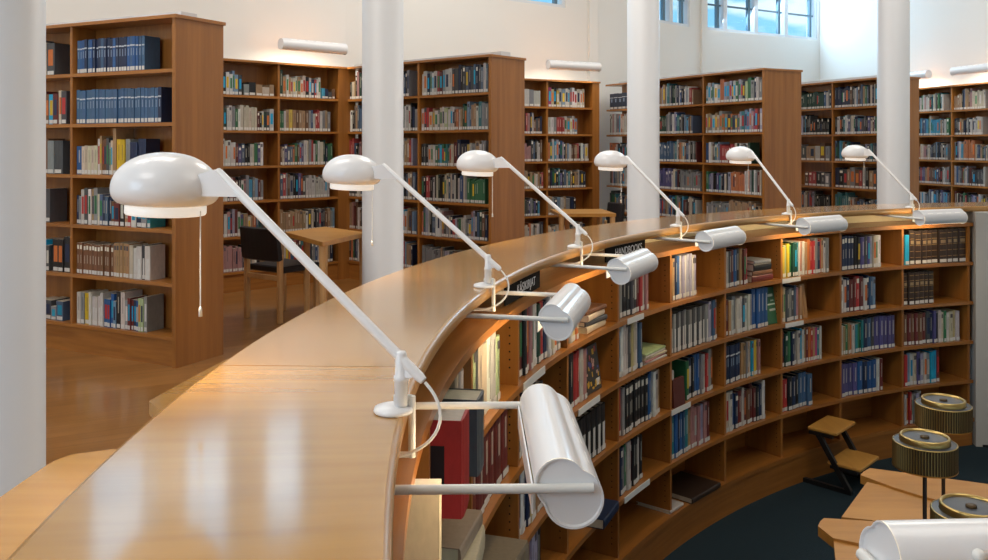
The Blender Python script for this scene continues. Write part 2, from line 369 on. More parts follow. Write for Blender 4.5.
# ---------------------------------------------------------------- books
PAL = {'K': ('dark brown', (.035, .018, .012)), 'k': ('black', (.012, .012, .014)), 'N': ('navy', (.012, .025, .07)), 'B': ('blue', (.02, .09, .26)), 'b': ('pale blue', (.16, .28, .42)),
       'u': ('cyan', (.01, .32, .55)), 'P': ('purple', (.085, .075, .22)), 'R': ('red', (.42, .03, .03)), 'r': ('maroon', (.13, .02, .018)), 'O': ('orange', (.55, .15, .03)),
       'Y': ('yellow', (.62, .42, .02)), 'y': ('pale yellow', (.55, .46, .22)), 'G': ('green', (.03, .17, .07)), 'g': ('dark green', (.012, .06, .04)), 't': ('teal', (.02, .20, .24)),
       'W': ('white', (.68, .68, .66)), 'w': ('off-white', (.52, .50, .47)), 'c': ('cream', (.55, .48, .36)), 's': ('grey', (.24, .25, .26)), 'S': ('charcoal', (.062, .067, .076)),
       'n': ('brown', (.17, .075, .035)), 'T': ('tan', (.38, .23, .11)), 'p': ('pink', (.42, .20, .20)), 'm': ('magenta', (.42, .03, .16)), 'L': ('lavender', (.34, .33, .45)),
       'e': ('slate blue', (.075, .12, .20)), 'd': ('dark grey', (.10, .115, .125)), 'v': ('grey-tan', (.27, .225, .16)), 'i': ('pale green', (.38, .47, .25)), 'f': ('steel blue', (.045, .11, .22))}
ORD = ['first', 'second', 'third', 'fourth', 'fifth', 'sixth', 'seventh', 'eighth', 'ninth', 'tenth', 'eleventh', 'twelfth', 'thirteenth', 'fourteenth', 'fifteenth', 'sixteenth', 'seventeenth', 'eighteenth', 'nineteenth', 'twentieth', '21st', '22nd', '23rd', '24th', '25th', '26th', '27th', '28th', '29th', '30th']
PAGE = (.62, .57, .46); LABELW = (.62, .62, .60)
BOOKS = []                               # dicts: M (frame, x thickness, y into shelf, z height), w d h, code, place text, group, style
def shade(c, a=.12):
    k = 1 + RND.uniform(-a, a); return tuple(max(0, min(1, q * k * (1 + RND.uniform(-.05, .05)))) for q in c)
def cover_mesh(mb, b):
    w, d, h, M, c = b['w'], b['d'], b['h'], b['M'], b['col']; t = min(.003, w * .2); hw = w / 2
    if b.get('simple'):
        mb.box(M, -hw, hw, 0, d, 0, h, col=c, skip='t'); p = [M @ V(q) for q in ((-hw, 0, h), (hw, 0, h), (hw, d, h), (-hw, d, h))]; mb.face(p, col=PAGE if h > 0 else c)
    else:
        r = min(.006, w * .25)            # rounded spine, two boards
        sec = [(-hw, d), (-hw, r), (-hw * .72, r * .3), (0, 0), (hw * .72, r * .3), (hw, r), (hw, d)]; ins = [(-hw + t, d), (-hw + t, r + t), (hw - t, r + t), (hw - t, d)]
        mb.grid([[M @ V((x, y, 0)), M @ V((x, y, h))] for x, y in sec], 0, smooth=False, col=c)
        mb.grid([[M @ V((x, y, h)), M @ V((x, y, 0))] for x, y in ins], 0, smooth=False, col=c)
        for z in (0, h):
            q = [M @ V((x, y, z)) for x, y in sec + ins[::-1]]
            mb.face(q if z else q[::-1], col=c)
        for s in (0, -1): mb.face([M @ V((x, d, z)) for x, z in ((sec[s][0], 0), (sec[s][0], h), (ins[s][0], h), (ins[s][0], 0))], col=c)
    # spine decoration: title panel or bands, on the spine itself
    st = b.get('style', 0); y = -.0006; x0, x1 = -hw * .62, hw * .62
    lum = sum(c) / 3; ink = (.75, .72, .62) if lum < .2 else (.08, .07, .08)
    def patch(z0, z1, col, xa=x0, xb=x1): mb.face([M @ V(q) for q in ((xa, y, z0), (xb, y, z0), (xb, y, z1), (xa, y, z1))], col=col)
    if st == 1: patch(h * .42, h * .86, tuple(.5 * a + .5 * e for a, e in zip(c, ink)), -hw * .22, hw * .22)
    elif st == 2: patch(h * .80, h * .93, ink); patch(h * .35, h * .62, tuple(.6 * a + .4 * e for a, e in zip(c, ink)), -hw * .25, hw * .25)
    elif st == 3:
        for k in (.2, .38, .56, .74, .9): patch(h * k, h * k + .004, (.35, .22, .08), -hw * .8, hw * .8)
        patch(h * .6, h * .7, (.30, .22, .12))
    elif st == 4: patch(h * .3, h * .8, shade(RND.choice([PAL[q][1] for q in 'RYuwNGO']), .2))
    elif st == 5: patch(h * .72, h * .76, (.5, .55, .6), -hw * .9, hw * .9); patch(h * .45, h * .66, (.2, .28, .4), -hw * .3, hw * .3)
    elif st == 7:
        x = -hw - .0006; mb.face([M @ V(q) for q in ((x, .05, h * .3), (x, .17, h * .3), (x, .17, h * .74), (x, .05, h * .74))], col=(.02, .012, .014))
    elif st == 6: patch(h * .12, h * .62, (.6, .6, .58), -hw * .5, hw * .5)
def pages_mesh(mb, b):
    w, d, h, M = b['w'], b['d'], b['h'], b['M']; t = min(.003, w * .2); hw = w / 2
    mb.box(M, -hw + t + .0002, hw - t - .0002, min(.006, w * .25) + t + .0003, d - .004, .003, h - .003, col=shade(PAGE, .08), mi=0)
def tag_mesh(mb, b):
    hw, M = b['w'] / 2, b['M']; lo = b.get('lab', .006)
    mb.box(M, -hw * .8, hw * .8, -.0014, -.0004 if True else 0, lo, lo + min(.026, b['h'] * .18), col=LABELW)
def build_book(b, label):
    mb = MB(); cover_mesh(mb, b); base = b['M'] @ V((0, b['d'] / 2, 0)) if not b.get('flat') else b['M'] @ V((-b['w'] / 2, b['d'] / 2, b['h'] / 2))
    mb2 = MB(); mb2.__dict__.update(mb.__dict__)
    me_off = base; mb.v = [p - base for p in mb.v]
    o = mb.build('book' if not b.get('mag') else 'magazine', M_BOOK); o.location = base
    tag(o, label, 'book' if not b.get('mag') else 'magazine', b['group'])
    if not b.get('simple'):
        p = MB(); pages_mesh(p, b); p.build('pages', M_BOOK, o)
    if b.get('haslab', True):
        p = MB(); tag_mesh(p, b); p.build('spine_label', M_BOOK, o)
    return o
def add_book(M, w, d, h, code, place, group, style=None, **k):
    col = shade(PAL[code][1])
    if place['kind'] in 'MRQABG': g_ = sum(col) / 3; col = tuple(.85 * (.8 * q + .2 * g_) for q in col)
    if style is None: style = RND.choice([0, 1, 1, 2, 4, 1])
    BOOKS.append(dict(M=M, w=w, d=d, h=h, code=code, col=col, place=place, group=group, style=style, **k))

BAYN = ['the bay at the pale end wall'] + ['the %s bay from the end wall' % ORD[k] for k in range(1, 12)]
ROWN = ['top', 'second', 'third', 'fourth', 'bottom']
def bay_of(t): return max(0, min(11, int((74.1 - t) // 7.045)))
def pit_frame(t, z, r=RB + .03):
    o = pol(t, r, z); ey = (pol(t, 6, 0) - pol(t, 5, 0)); ex = V((ey.y, -ey.x, 0)); return frame(o, ex, ey)
def run(row, t0, t1, h, codes, style=None, d=.19, hj=.012, r=RB + .03, equal=False, lab=True):
    """books side by side from angle t0 (nearer the camera) to t1 on a shelf of the curved bookcase"""
    n = len(codes); ws = [1 if equal else RND.uniform(.75, 1.3) for _ in codes]; tot = sum(ws); t = t0; bay = bay_of((t0 + t1) / 2)
    for i, c in enumerate(codes):
        tw = (t1 - t0) * ws[i] / tot; tm = t + tw / 2; w = R(tw) * (r - .0) - .0012; t += tw
        hh = min(.292, h + RND.uniform(-hj, hj)); dd = d + RND.uniform(-.015, .015); rr = r + RND.uniform(-.008, .008)
        n_ = n - i                         # counted from the end-wall side
        BK = dict(kind='pit', bay=bay, row=row, t=tm)
        add_book(pit_frame(tm, LV[row] + .0006, rr), w, dd, hh, c, BK, 'books on the %s shelf of the curved bookcase' % ROWN[row], style, haslab=lab)
def rpx(row, x0, x1, h, codes, style=None, **k): run(row, theta(x0, RB + .03), theta(x1, RB + .03), h, codes, style, **k)
def flat(row, t, zoff, w, d, h, code, r=RB + .03, rot=0, style=0, z=None, mag=False, what=None):
    """book lying flat; spine towards the pit, w = thickness (up), h = length along the shelf"""
    o = pol(t, r, (LV[row] if z is None else z) + zoff + w / 2 + .0006); ey = (pol(t, 6, 0) - pol(t, 5, 0)).normalized(); ex = V((0, 0, 1)); ez = V((-ey.y, ey.x, 0)) * -1
    q = Matrix.Rotation(R(rot), 3, 'Z'); ey = q @ ey; ez = q @ ez; ez = ex.cross(ey)
    Mx = frame(o, ex, ey, ez); Mx = Mx @ Matrix.Translation((0, 0, -h / 2))
    add_book(Mx, w, d, h, code, dict(kind='pitflat', bay=bay_of(t), row=row, t=t, z=zoff, what=what), 'books lying flat on the curved bookcase', style, flat=True, haslab=False, mag=mag)

# top shelf
rpx(0, 904.5, 909, .25, 'u', 0); rpx(0, 909.5, 966, .272, 'KKKKKKKKK', 3, hj=.006)
rpx(0, 841, 854, .262, 'NNNN', 2, hj=.004, equal=True); rpx(0, 855, 882, .25, 'kkPSPLcwW', hj=.006)
rpx(0, 782, 794, .235, 'YiYGg', 0, hj=.02); rpx(0, 794, 828, .25, 'gtWOwTORRsNRTws', hj=.015)
rpx(0, 725, 748.5, .25, 'wSrBkTrR', hj=.012)
rpx(0, 672.5, 697, .265, 'TNBwLwLLwL', hj=.008)
rpx(0, 621, 648, .275, 'skkSkrRwp', hj=.01)
rpx(0, 570, 578, .2, 'wyO', hj=.01)
rpx(0, 516, 545, .275, 'rrrkRpiWgR', hj=.015); rpx(0, 545, 561, .26, 'NWcOs', hj=.02)
run(0, 12.0, 15.6, .265, 'iSccWwi', hj=.02)
tt = theta(763, RB + .03)
for i, (w, h, c) in enumerate(((.045, .25, 'r'), (.03, .24, 'n'), (.05, .21, 'k'), (.022, .2, 's'))): flat(0, tt, sum(q[0] + .001 for q in ((.045,), (.03,), (.05,))[:i]), w, .17, h, c)
tt = theta(597, RB + .03); zz = 0
for w, h, c, ro in ((.032, .27, 'c', 2), (.026, .26, 'S', -3), (.03, .25, 'c', 3), (.024, .25, 'n', -2)): flat(0, tt, zz, w, .19, h, c, rot=ro); zz += w + .001
# the near, steeply seen bays: big books
run(0, 4.75, 6.3, .252, 'R', 7, d=.2, r=5.575, hj=0, lab=False); run(0, 6.5, 7.6, .21, 'kS', 0, d=.22, r=5.62, hj=.004, lab=False)
run(0, 7.7, 8.9, .222, 'd', 0, d=.23, r=5.56, hj=0, lab=False); run(0, 9.1, 10.0, .25, 'cw', 0, hj=.02)
run(0, -.55, .25, .272, 'c', 0, d=.22, r=5.588, hj=0, lab=False); run(0, .4, 3.4, .2, 'kgnSrN', 0, d=.17, r=5.74, hj=.02, lab=False)
# second shelf
rpx(1, 904, 934, .262, 'KKKKKK', 3, hj=.005)
rpx(1, 841, 876, .255, 'WwNrrRrwNfb', hj=.015)
rpx(1, 782, 799, .25, 'TcSsSep', hj=.015); rpx(1, 799.5, 801.5, .24, 'T', 0)
rpx(1, 724, 753, .245, 'rrTwswwSwws', hj=.015); rpx(1, 753, 768, .278, 'BBBB', 1, hj=.002, equal=True)
rpx(1, 671.5, 708, .245, 'SsSsSsSsSsSsSs', 6, hj=.004, equal=True); rpx(1, 708, 717.5, .27, 'LNfT', hj=.012)
rpx(1, 619.5, 642, .27, 'bWwwSycWf', 1, hj=.02)
rpx(1, 569.5, 587, .265, 'kkRRwp', hj=.01)
run(1, 17.7, 19.3, .25, 'RbwT', hj=.02); run(1, 19.5, 22, .24, 'NkBwrS', hj=.02)
run(1, 11.2, 17.0, .27, 'rrrrrr', 1, hj=.003, equal=True, d=.22)
tt = theta(656, RB + .03); zz = 0
for w, h, c in ((.012, .29, 'w'), (.012, .285, 'p'), (.014, .29, 'c'), (.012, .28, 'w'), (.014, .29, 'i')): flat(1, tt, zz, w, .21, h, c, mag=True, rot=RND.uniform(-4, 4)); zz += w + .0005
flat(1, 8.6, 0, .085, .22, .30, 'c', r=5.575, rot=4); flat(1, 8.6, .086, .05, .2, .27, 'v', r=5.60, rot=-4, mag=False)
# third shelf
rpx(2, 904, 926.5, .25, 'nrnrnr', 1, hj=.006); rpx(2, 926.5, 960, .25, 'SNPkwcGwcyw', hj=.015)
rpx(2, 841, 863, .235, 'wTGTOwwtGgt', hj=.015); rpx(2, 863, 895, .258, 'NfSPPPPP', 1, hj=.006)
rpx(2, 782, 822, .25, 'rgGNswuwTrORTmtw', hj=.012)
rpx(2, 723.5, 741.5, .255, 'NNNNNN', 5, hj=.003, equal=True); rpx(2, 741.5, 760, .25, 'TTsTcuYTp', hj=.006)
rpx(2, 686, 713.5, .262, 'GNkBBswRsn', hj=.015); rpx(2, 671, 673.5, .22, 'w', 0)
rpx(2, 620, 624, .262, 'Rs', 0); rpx(2, 624.5, 648, .268, 'kkkkkkk', 2, hj=.004, equal=True); rpx(2, 648, 661, .27, 'BBWwT', hj=.008)
rpx(2, 573, 605, .245, 'kkkkkkk', 6, hj=.004, equal=True)
run(2, 17.8, 20.8, .26, 'BBWkNyw', hj=.015); run(2, 21, 23.6, .22, 'TnwkPr', hj=.03)
flat(2, 14.4, 0, .115, .26, .30, 'v', r=5.56, rot=-3, style=3)
# fourth shelf
rpx(3, 904, 940, .255, 'RbwcPLwsuur', hj=.012)
rpx(3, 841, 876, .25, 'PPPPBNBB', 1, hj=.008); rpx(3, 876, 882, .25, 'wWr')
rpx(3, 780.8, 812, .245, 'RRkNkfff', 1, hj=.012)
rpx(3, 723, 765, .255, 'ycwBNrwrnrrkNW', hj=.02)
rpx(3, 671, 709.5, .262, 'tBNBftTpppLpr', hj=.012)
rpx(3, 619.5, 644, .262, 'NsGwRkkwk', hj=.012)
run(3, 18.0, 21.5, .27, 'TynpLLk', hj=.015)
flat(3, 29.3, 0, .05, .2, .26, 'N', r=5.575, rot=5)
# bottom shelf
rpx(4, 904, 921, .25, 'wORwsLw', hj=.015)
flat(4, theta(703, RB), 0, .035, .30, .36, 'K', r=5.60, rot=0, what='large dark flat binder')
flat(4, theta(678, RB), 0, .02, .24, .17, 'w', r=5.635, rot=0, mag=True)

# ---------------------------------------------------------------- upper bookcases
ZR = [.20, .55, .90, 1.25, 1.605, 1.958]; HC = 2.31
MIX = 'wwwwWccckkkkNNNSSSssseBefbrrRnnTTTgGtPLpOu'
def case_books(tagname, o, e1, e2, bays, spec, nm):
    """bays: (s0, s1) spans along e1; spec[(bay,row from the top)] = list of runs (f0, f1, h, codes, style)"""
    for bi, (s0, s1) in enumerate(bays):
        for ri in range(6):
            z = ZR[5 - ri]; runs = spec.get((bi, ri))
            if runs is None:
                f, runs = 0, []; fill = RND.choice([.8, .88, .94, .97, .98]); bw = s1 - s0
                while f < fill - .02:
                    q = min(RND.uniform(.16, .5), fill - f); k = max(1, int(q * bw / .029)); h0 = RND.uniform(.2, .27)
                    runs.append((f, f + q, h0, ''.join(RND.choice(MIX) for _ in range(k)) if RND.random() < .75 else RND.choice(MIX) * k, None)); f += q
            cnt = sum(len(r_[3]) for r_ in runs); seen = 0
            for f0, f1, h, codes, st in runs:
                ws = [RND.uniform(.7, 1.35) if st not in (1, 2, 5) else 1 for _ in codes]; tot = sum(ws); s = s1 - .014 - f0 * (s1 - s0 - .028); L = (f1 - f0) * (s1 - s0 - .028)
                for c, w_ in zip(codes, ws):
                    w = L * w_ / tot; p = o + e1 * (s - w / 2) + e2 * (.025 + RND.uniform(0, .012)); s -= w
                    hh = h + (RND.uniform(-.025, .025) if st not in (1, 2, 5) else RND.uniform(-.004, .004))
                    add_book(frame(V((p.x, p.y, z + .0006)), -e1, e2), max(.004, w - .001), .14 + RND.uniform(-.015, .015), hh, c,
                             dict(kind=tagname, bay=bi, row=ri, n=cnt - seen, nm=nm), 'books on the ' + nm, st); seen += 1
def bookcase(name_label, o, e1, bays, depth, two_sided=True, end=True, group='upper-level wooden bookcases', trough=True, pt=.032):
    e2 = V((e1.y, -e1.x, 0)); e2 = e2 if e2.y > 0 else -e2
    L = bays[-1][1] + .03; root = thing('bookcase', (o.x, o.y, 0), name_label, 'bookcase', group); Mx = frame(o, e1, e2)
    MB().box(Mx, 0, pt, 0, depth, 0, HC - .022).build('end_panel', M_WV, root)
    MB().box(Mx, -.012, L, -.012, depth + .012, HC - .022, HC).build('top_board', M_WH, root)
    back = depth / 2 if two_sided else depth
    MB().box(Mx, pt, L, back - .012, back, 0, HC - .022).build('back_panel', M_WV, root)
    MB().box(Mx, pt, L, .02, .04, 0, ZR[0] - .03).build('plinth', M_WH, root)
    for z in ZR:
        m_ = MB(); m_.box(Mx, pt + .0005, L, .004, back - .0125, z - .024, z); m_.build('shelf', M_WH, root)
    for s0, s1 in bays:
        if s0 > pt + .05:
            m_ = MB()
            zz_ = ZR + [HC - .022 + .024]
            for a, b_ in zip(zz_, zz_[1:]): m_.box(Mx, s0 - .024, s0, .008, back - .0125, a + .0005, b_ - .0245)
            m_.build('divider', M_WV, root)
    if two_sided:
        m_ = MB(); m_.box(Mx, .05, L, depth - .02, depth - .004, 0, HC - .023); m_.build('rear_panel', M_WV, root)
    if trough:
        m_ = MB(); m_.box(Mx, trough, L, depth * .5 - .07, depth * .5 + .07, HC, HC + .045); tag(m_.build('light_trough', M_GREY, root), 'pale grey strip along the top')
    return e2
def U(x, y): return V((x, y, 0)).normalized()
# tall left bookcase with the blue sets
oL, dL = V((-2.075, 5.67, 0)), U(-.895, .445)
eL = bookcase('tall wooden bookcase holding two rows of matching blue volumes', oL, dL, [(.032, 1.0), (1.024, 1.99), (2.014, 2.5)], .43, trough=.1)
sp = {(0, 0): [(0, .83, .235, 'fBBNfBNNNfNNNBNNNNBfBBffN'[:24], 5)], (0, 1): [(0, .97, .235, 'f' * 25 + 'N', 5)],
      (0, 2): [(0, .07, .2, 'B', 1), (.07, .27, .2, 'ccccc', 1), (.27, .46, .245, 'wTnnSsc', 4), (.46, .5, .3, 'T', 0), (.5, .66, .245, 'YYs', 1), (.66, .84, .25, 'NN', 0)],
      (0, 3): [(0, .06, .2, 'Ns', 1), (.06, .33, .235, 'wSWTsce', 4), (.33, .44, .2, 'NeN', 1), (.44, .9, .18, 'nrkTRwNst', 4)],
      (0, 4): [(0, .46, .215, 'nnnnnnnnnnnn', 2), (.46, .66, .235, 'TTTTT', 2), (.66, .74, .23, 'cw', 0), (.74, .9, .235, 'wSw', 6)],
      (0, 5): [(0, .1, .22, 'ws', 1), (.1, .16, .22, 'Y', 1), (.16, .34, .215, 'wwwww', 6), (.34, .5, .21, 'BBBb', 4), (.5, .6, .25, 'kw', 1), (.6, .86, .22, 'srrNBiis', 4)],
      (1, 0): [(.5, .8, .25, 'SkcS', 4)], (1, 1): [(.55, .95, .23, 'crrrnurcS', 4)], (1, 2): [(.45, .9, .24, 'SSnsS', 0)],
      (1, 3): [(.5, .75, .22, 'NusS', 0)], (1, 4): [(.6, .75, .2, 'buS', 4), (.78, .98, .24, 'kkk', 4)], (1, 5): [(.6, .9, .12, 'sSse', 4)]}
sp = {k: [(a * (.9 if k[1] == 1 else .85), b_ * (.9 if k[1] == 1 else .85), h, c, st) if k[0] == 0 else (a, b_, h, c, st) for a, b_, h, c, st in l] for k, l in sp.items()}
case_books('L', oL, dL, eL, [(.032, 1.0), (1.024, 1.99)], sp, 'bookcase of blue volumes')
# second bookcase
oM, dM = V((-.027, 8.15, 0)), U(-.757, .653); bays = [(.032, .97), (.994, 1.7), (1.725, 2.15)]
eM = bookcase('wooden bookcase with plain end panel behind the second and third desk lamps', oM, dM, bays, .50, trough=.03)
sp = {(0, 0): [(0, .42, .225, 'cwNsWwRrsw', 4), (.42, .98, .26, 'wSSNkSeNSeNSewe', None)], (0, 1): [(0, .5, .21, 'wSRcTwscwiwww', 4), (.5, .62, .2, 'nOwT', 1), (.62, .98, .25, 'gGbfTTwtss', None)],
      (0, 2): [(0, .1, .22, 'kSk', 1), (.1, .45, .2, 'wcwGtuGttsT', 4), (.45, .95, .24, 'crNSNYwsTws', None)]}
case_books('M', oM, dM, eM, bays, sp, 'second bookcase')
# third bookcase
oR, dR = V((2.98, 9.59, 0)), U(-.47, .88); bays = [(.032, .985), (1.01, 1.95), (1.975, 2.95)]
bays_R = bays
eR = bookcase('wooden bookcase behind the fifth desk lamp, one bright orange spine in top row', oR, dR, bays, .57, trough=.35)
sp = {(0, 0): [(0, .26, .22, 'twWbWw', 4), (.26, .33, .255, 'O', 0), (.33, .7, .24, 'LsLNwGLsN', 4), (.7, .8, .25, 'iG', 0), (.8, .98, .25, 'sNws', None)],
      (0, 1): [(0, .3, .23, 'cTswTcs', 4), (.3, .6, .22, 'OTNOSsp', 4), (.6, .98, .25, 'btbuLpmRrL', 4)],
      (2, 0): [(0, .9, .22, 'NNNNNNccc', 5)]}
case_books('R', oR, dR, eR, bays, sp, 'third bookcase')
# fourth bookcase
oQ, dQ = V((4.9, 10.7, 0)), U(-.39, .92); bays = [(.032, .985), (1.01, 1.95), (1.975, 2.55)]
eQ = bookcase('shadowed wooden bookcase half hidden by the farthest white column', oQ, dQ, bays, .45, trough=.25)
sp = {(0, 3): [(0, .75, .25, 'NkSTsnRskTS', None)], (1, 3): [(.45, .95, .2, 'nRRkSs', None)], (1, 2): [(0, .95, .22, 'bNksSTTwns', None)]}
case_books('Q', oQ, dQ, eQ, bays, sp, 'fourth bookcase')
# bookcases against the alcove walls
oA, dA = V((-1.525, 9.58, 0)), U(-.73, -.68); bays = [(.22, .92), (.945, 1.65), (1.675, 2.35), (2.375, 3.05)]
eA = bookcase('low-lit wall bookcase behind the black chair and small table', oA, dA, bays, .24, two_sided=False, trough=0, pt=.22)
sp = {(0, 0): [(.0, .05, .28, 'g', 1), (.05, .72, .21, 'TwTcwwTwckwNRww', 4), (.74, .98, .1, 'uNSn', 0)], (1, 0): [(.1, .45, .22, 'wkWWbbS', 4), (.48, .98, .11, 'skTcT', 0)],
      (0, 1): [(.0, .1, .21, 'GGw', 1), (.1, .5, .22, 'TYTnTTn', 1), (.5, .9, .21, 'sfwRRwsTs', None)]}
case_books('A', oA, dA, eA, bays[:2], sp, 'wall bookcase behind the chair')
oB, dB = V((1.41, 11.65, 0)), U(-.87, -.49); bays = [(.11, .81), (.835, 1.5), (1.525, 2.2)]
eB = bookcase('wall bookcase in the alcove between the second and third bookcases', oB, dB, bays, .24, two_sided=False, trough=0, pt=.11)
sp = {(0, 0): [(0, .85, .24, 'mykYwbWwsWWcWc', 4)], (0, 1): [(0, .2, .22, 'wWs', 1), (.2, .38, .22, 'RRR', 1), (.38, .68, .23, 'wTWwb', 4)], (1, 0): [(.5, .9, .2, 'wsw', 0)], (0, 4): [(.0, .65, .22, 'TsNbwTsNk', None)]}
case_books('B', oB, dB, eB, bays[:2], sp, 'alcove wall bookcase')
oG, dG = V((6.80, 11.05, 0)), U(-.25, .97); bays = [(.03, .62), (.645, 1.3), (1.325, 2.0), (2.025, 2.7)]
eG = U(.97, .25)
def bookcase_right():
    e2 = eG; root = thing('bookcase', (oG.x, oG.y, 0), 'crammed wall bookcase under the blue-lit wall, beside the farthest column', 'bookcase', 'upper-level wooden bookcases'); Mx = frame(oG, dG, e2, (0, 0, 1)); L = 2.75
    for nm, a in (('top_board', (-.01, L, -.01, .24, HC - .022, HC)), ('back_panel', (0, L, .228, .24, 0, HC - .022)), ('plinth', (0, L, .02, .04, 0, .17))): MB().box(Mx, *a).build(nm, M_WV, root)
    for z in ZR: MB().box(Mx, 0, L, .004, .2275, z - .024, z).build('shelf', M_WH, root)
    for s in (0, .62, 1.3, 2.0, 2.7):
        m_ = MB(); zz_ = ZR + [HC]
        for a, b_ in zip(zz_, zz_[1:]): m_.box(Mx, s, s + .024, .008, .2275, a + .0005, b_ - .0245)
        m_.build('divider', M_WV, root)
bookcase_right()
case_books('G', oG, dG, eG, bays, {}, 'crammed wall bookcase')

# choose which books are things of their own (the largest in the picture); the rest are one mass
def proj(p): return 494 + F * p.x / p.y, HY + F * (E - p.z) / p.y
def area(b):
    M, w, h = b['M'], b['w'], b['h']
    if b.get('flat'): return 1e6
    ps = [M @ V(q) for q in ((-w / 2, 0, 0), (w / 2, 0, 0), (w / 2, 0, h), (-w / 2, 0, h))]
    if min(p.y for p in ps) < .8: return 0
    q = [proj(p) for p in ps]; cx = sum(a[0] for a in q) / 4; cy = sum(a[1] for a in q) / 4
    if not (2 < cx < 986 and 2 < cy < 556): return 0
    pl = b['place']
    if pl['kind'] == 'L' and cx < 46: return 0
    if pl['kind'] == 'M' and cx < 404: return 0
    if pl['kind'] == 'A' and (cx < 224 or cx > 352): return 0
    if pl['kind'] in 'R' and (cx < 660 and cx > 627): return 0
    if pl['kind'] == 'pit' and pl['bay'] >= 10: return 0
    k = 3.0 if pl['kind'] == 'pit' else 1.0
    return k * abs(sum(q[i][0] * q[(i + 1) % 4][1] - q[(i + 1) % 4][0] * q[i][1] for i in range(4))) / 2
for b in BOOKS: b['a'] = area(b)
BOOKS.sort(key=lambda b: -b['a'])
NTH = 322
ind, rest = BOOKS[:NTH], BOOKS[NTH:]
cells = {}
for b in ind + rest:
    pl = b['place']
    if pl['kind'] == 'pit': cells.setdefault((pl['bay'], pl['row']), []).append(b)
for k, l in cells.items():
    l.sort(key=lambda b: -b['place']['t'])
    for i, b in enumerate(l): b['place']['n'] = i + 1
fl_ = {}
for b in ind:
    pl = b['place']
    if pl['kind'] == 'pitflat': fl_.setdefault((pl['bay'], pl['row']), []).append(b)
for k, l in fl_.items():
    l.sort(key=lambda b: b['place']['z'])
    for i, b in enumerate(l): b['place']['i'] = (i, len(l))
def describe(b):
    pl = b['place']; col = PAL[b['code']][0]
    if pl['kind'] == 'pit':
        sz = 'tall ' if b['h'] > .268 else ('thin ' if b['w'] < .02 else '')
        return '%s%s book, %s from far side, %s shelf, %s' % (sz, col, ORD[pl['n'] - 1], ROWN[pl['row']], BAYN[pl['bay']].replace('the bay at', 'bay at').replace('the ', '', 1) if pl['bay'] else 'bay at pale end wall')
    if pl['kind'] == 'pitflat':
        i, n_ = pl['i']; kind = 'magazine' if b.get('mag') else 'book'
        if pl.get('what'): return '%s lying across the bottom shelf of the curved bookcase' % pl['what']
        if n_ == 1 or pl['row'] == 4: return '%s %s lying flat on %s shelf, %s' % (col, kind, ROWN[pl['row']], BAYN[pl['bay']])
        pos = 'lowest' if i == 0 else ('topmost' if i == n_ - 1 else ORD[i] + ' up')
        return '%s %s, %s in flat pile, %s shelf, %s' % (col, kind, pos, ROWN[pl['row']], BAYN[pl['bay']].replace('the ', ''))
    rows = ['top', 'second', 'third', 'fourth', 'fifth', 'bottom'][pl['row']]
    return '%s book, %s from the end panel, %s row, %s' % (col, ORD[pl['n'] - 1] if pl['n'] <= 30 else '%dth' % pl['n'], rows, pl['nm'] if pl['bay'] == 0 else 'second bay, ' + pl['nm'])
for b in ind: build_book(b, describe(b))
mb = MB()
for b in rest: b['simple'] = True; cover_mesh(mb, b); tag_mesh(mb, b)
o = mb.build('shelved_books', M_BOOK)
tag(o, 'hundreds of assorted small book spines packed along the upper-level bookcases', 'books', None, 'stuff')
# face-out magazine, green cover and tan book-end in the curved case
def face_out(row, x0, x1, h, cols, label, name, cat, r=RB + .04, lean=8, th=.012):
    ta, tb = theta(x0, r), theta(x1, r); t = (ta + tb) / 2; w = R(abs(tb - ta)) * r
    Mx = pit_frame(t, LV[row] + .003, r) @ Matrix.Rotation(R(-lean), 4, 'X'); m_ = MB()
    m_.box(Mx, -w / 2, w / 2, 0, th, 0, h, col=cols[0])
    for q in cols[1:]:
        xa, xb, za, zb, c = q; m_.face([Mx @ V(p) for p in ((xa * w / 2, -.0006, za * h), (xb * w / 2, -.0006, za * h), (xb * w / 2, -.0006, zb * h), (xa * w / 2, -.0006, zb * h))], col=c)
    base = Mx @ V((0, 0, 0)); m_.v = [p - base for p in m_.v]; ob = m_.build(name, M_BOOK); ob.location = base; tag(ob, label, cat)
rr_ = random.Random(3); pat = [(.03, .03, .03)]
for _ in range(26):
    a = rr_.uniform(-.9, .7); z = rr_.uniform(.05, .85); pat.append((a, a + rr_.uniform(.1, .3), z, z + rr_.uniform(.04, .12), rr_.choice([(.6, .36, .02), (.25, .1, .3), (.35, .04, .05), (.05, .06, .25), (.5, .3, .25), (.6, .36, .02)]) if z > .35 else (.6, .36, .02)))
pat.append((.35, .85, .1, .25, (.75, .75, .75)))
face_out(1, 588, 602, .235, pat, 'black magazine with yellow and purple cover facing out beside red books', 'magazine', 'magazine')
face_out(1, 768.5, 777.5, .262, [(.03, .13, .06), (-.5, .6, .75, .82, (.5, .6, .5)), (-.8, .9, .52, .56, (.5, .6, .5)), (-.4, .9, .36, .42, (.45, .5, .45)), (0, .7, .62, .66, (.3, .45, .35))], 'green book with its cover facing out beside four tall blue spines', 'book', 'book')
face_out(1, 803, 808, .25, [(.36, .19, .07), (-.3, .1, .1, .9, (.28, .13, .05))], 'tan wood-grained book leaning beside the pink spine', 'book', 'book')
face_out(2, 674.5, 685.5, .17, [(.10, .022, .018)], 'dark red book with its cover facing out in front of assorted spines', 'book', 'book', r=RB + .0, lean=4, th=.02)

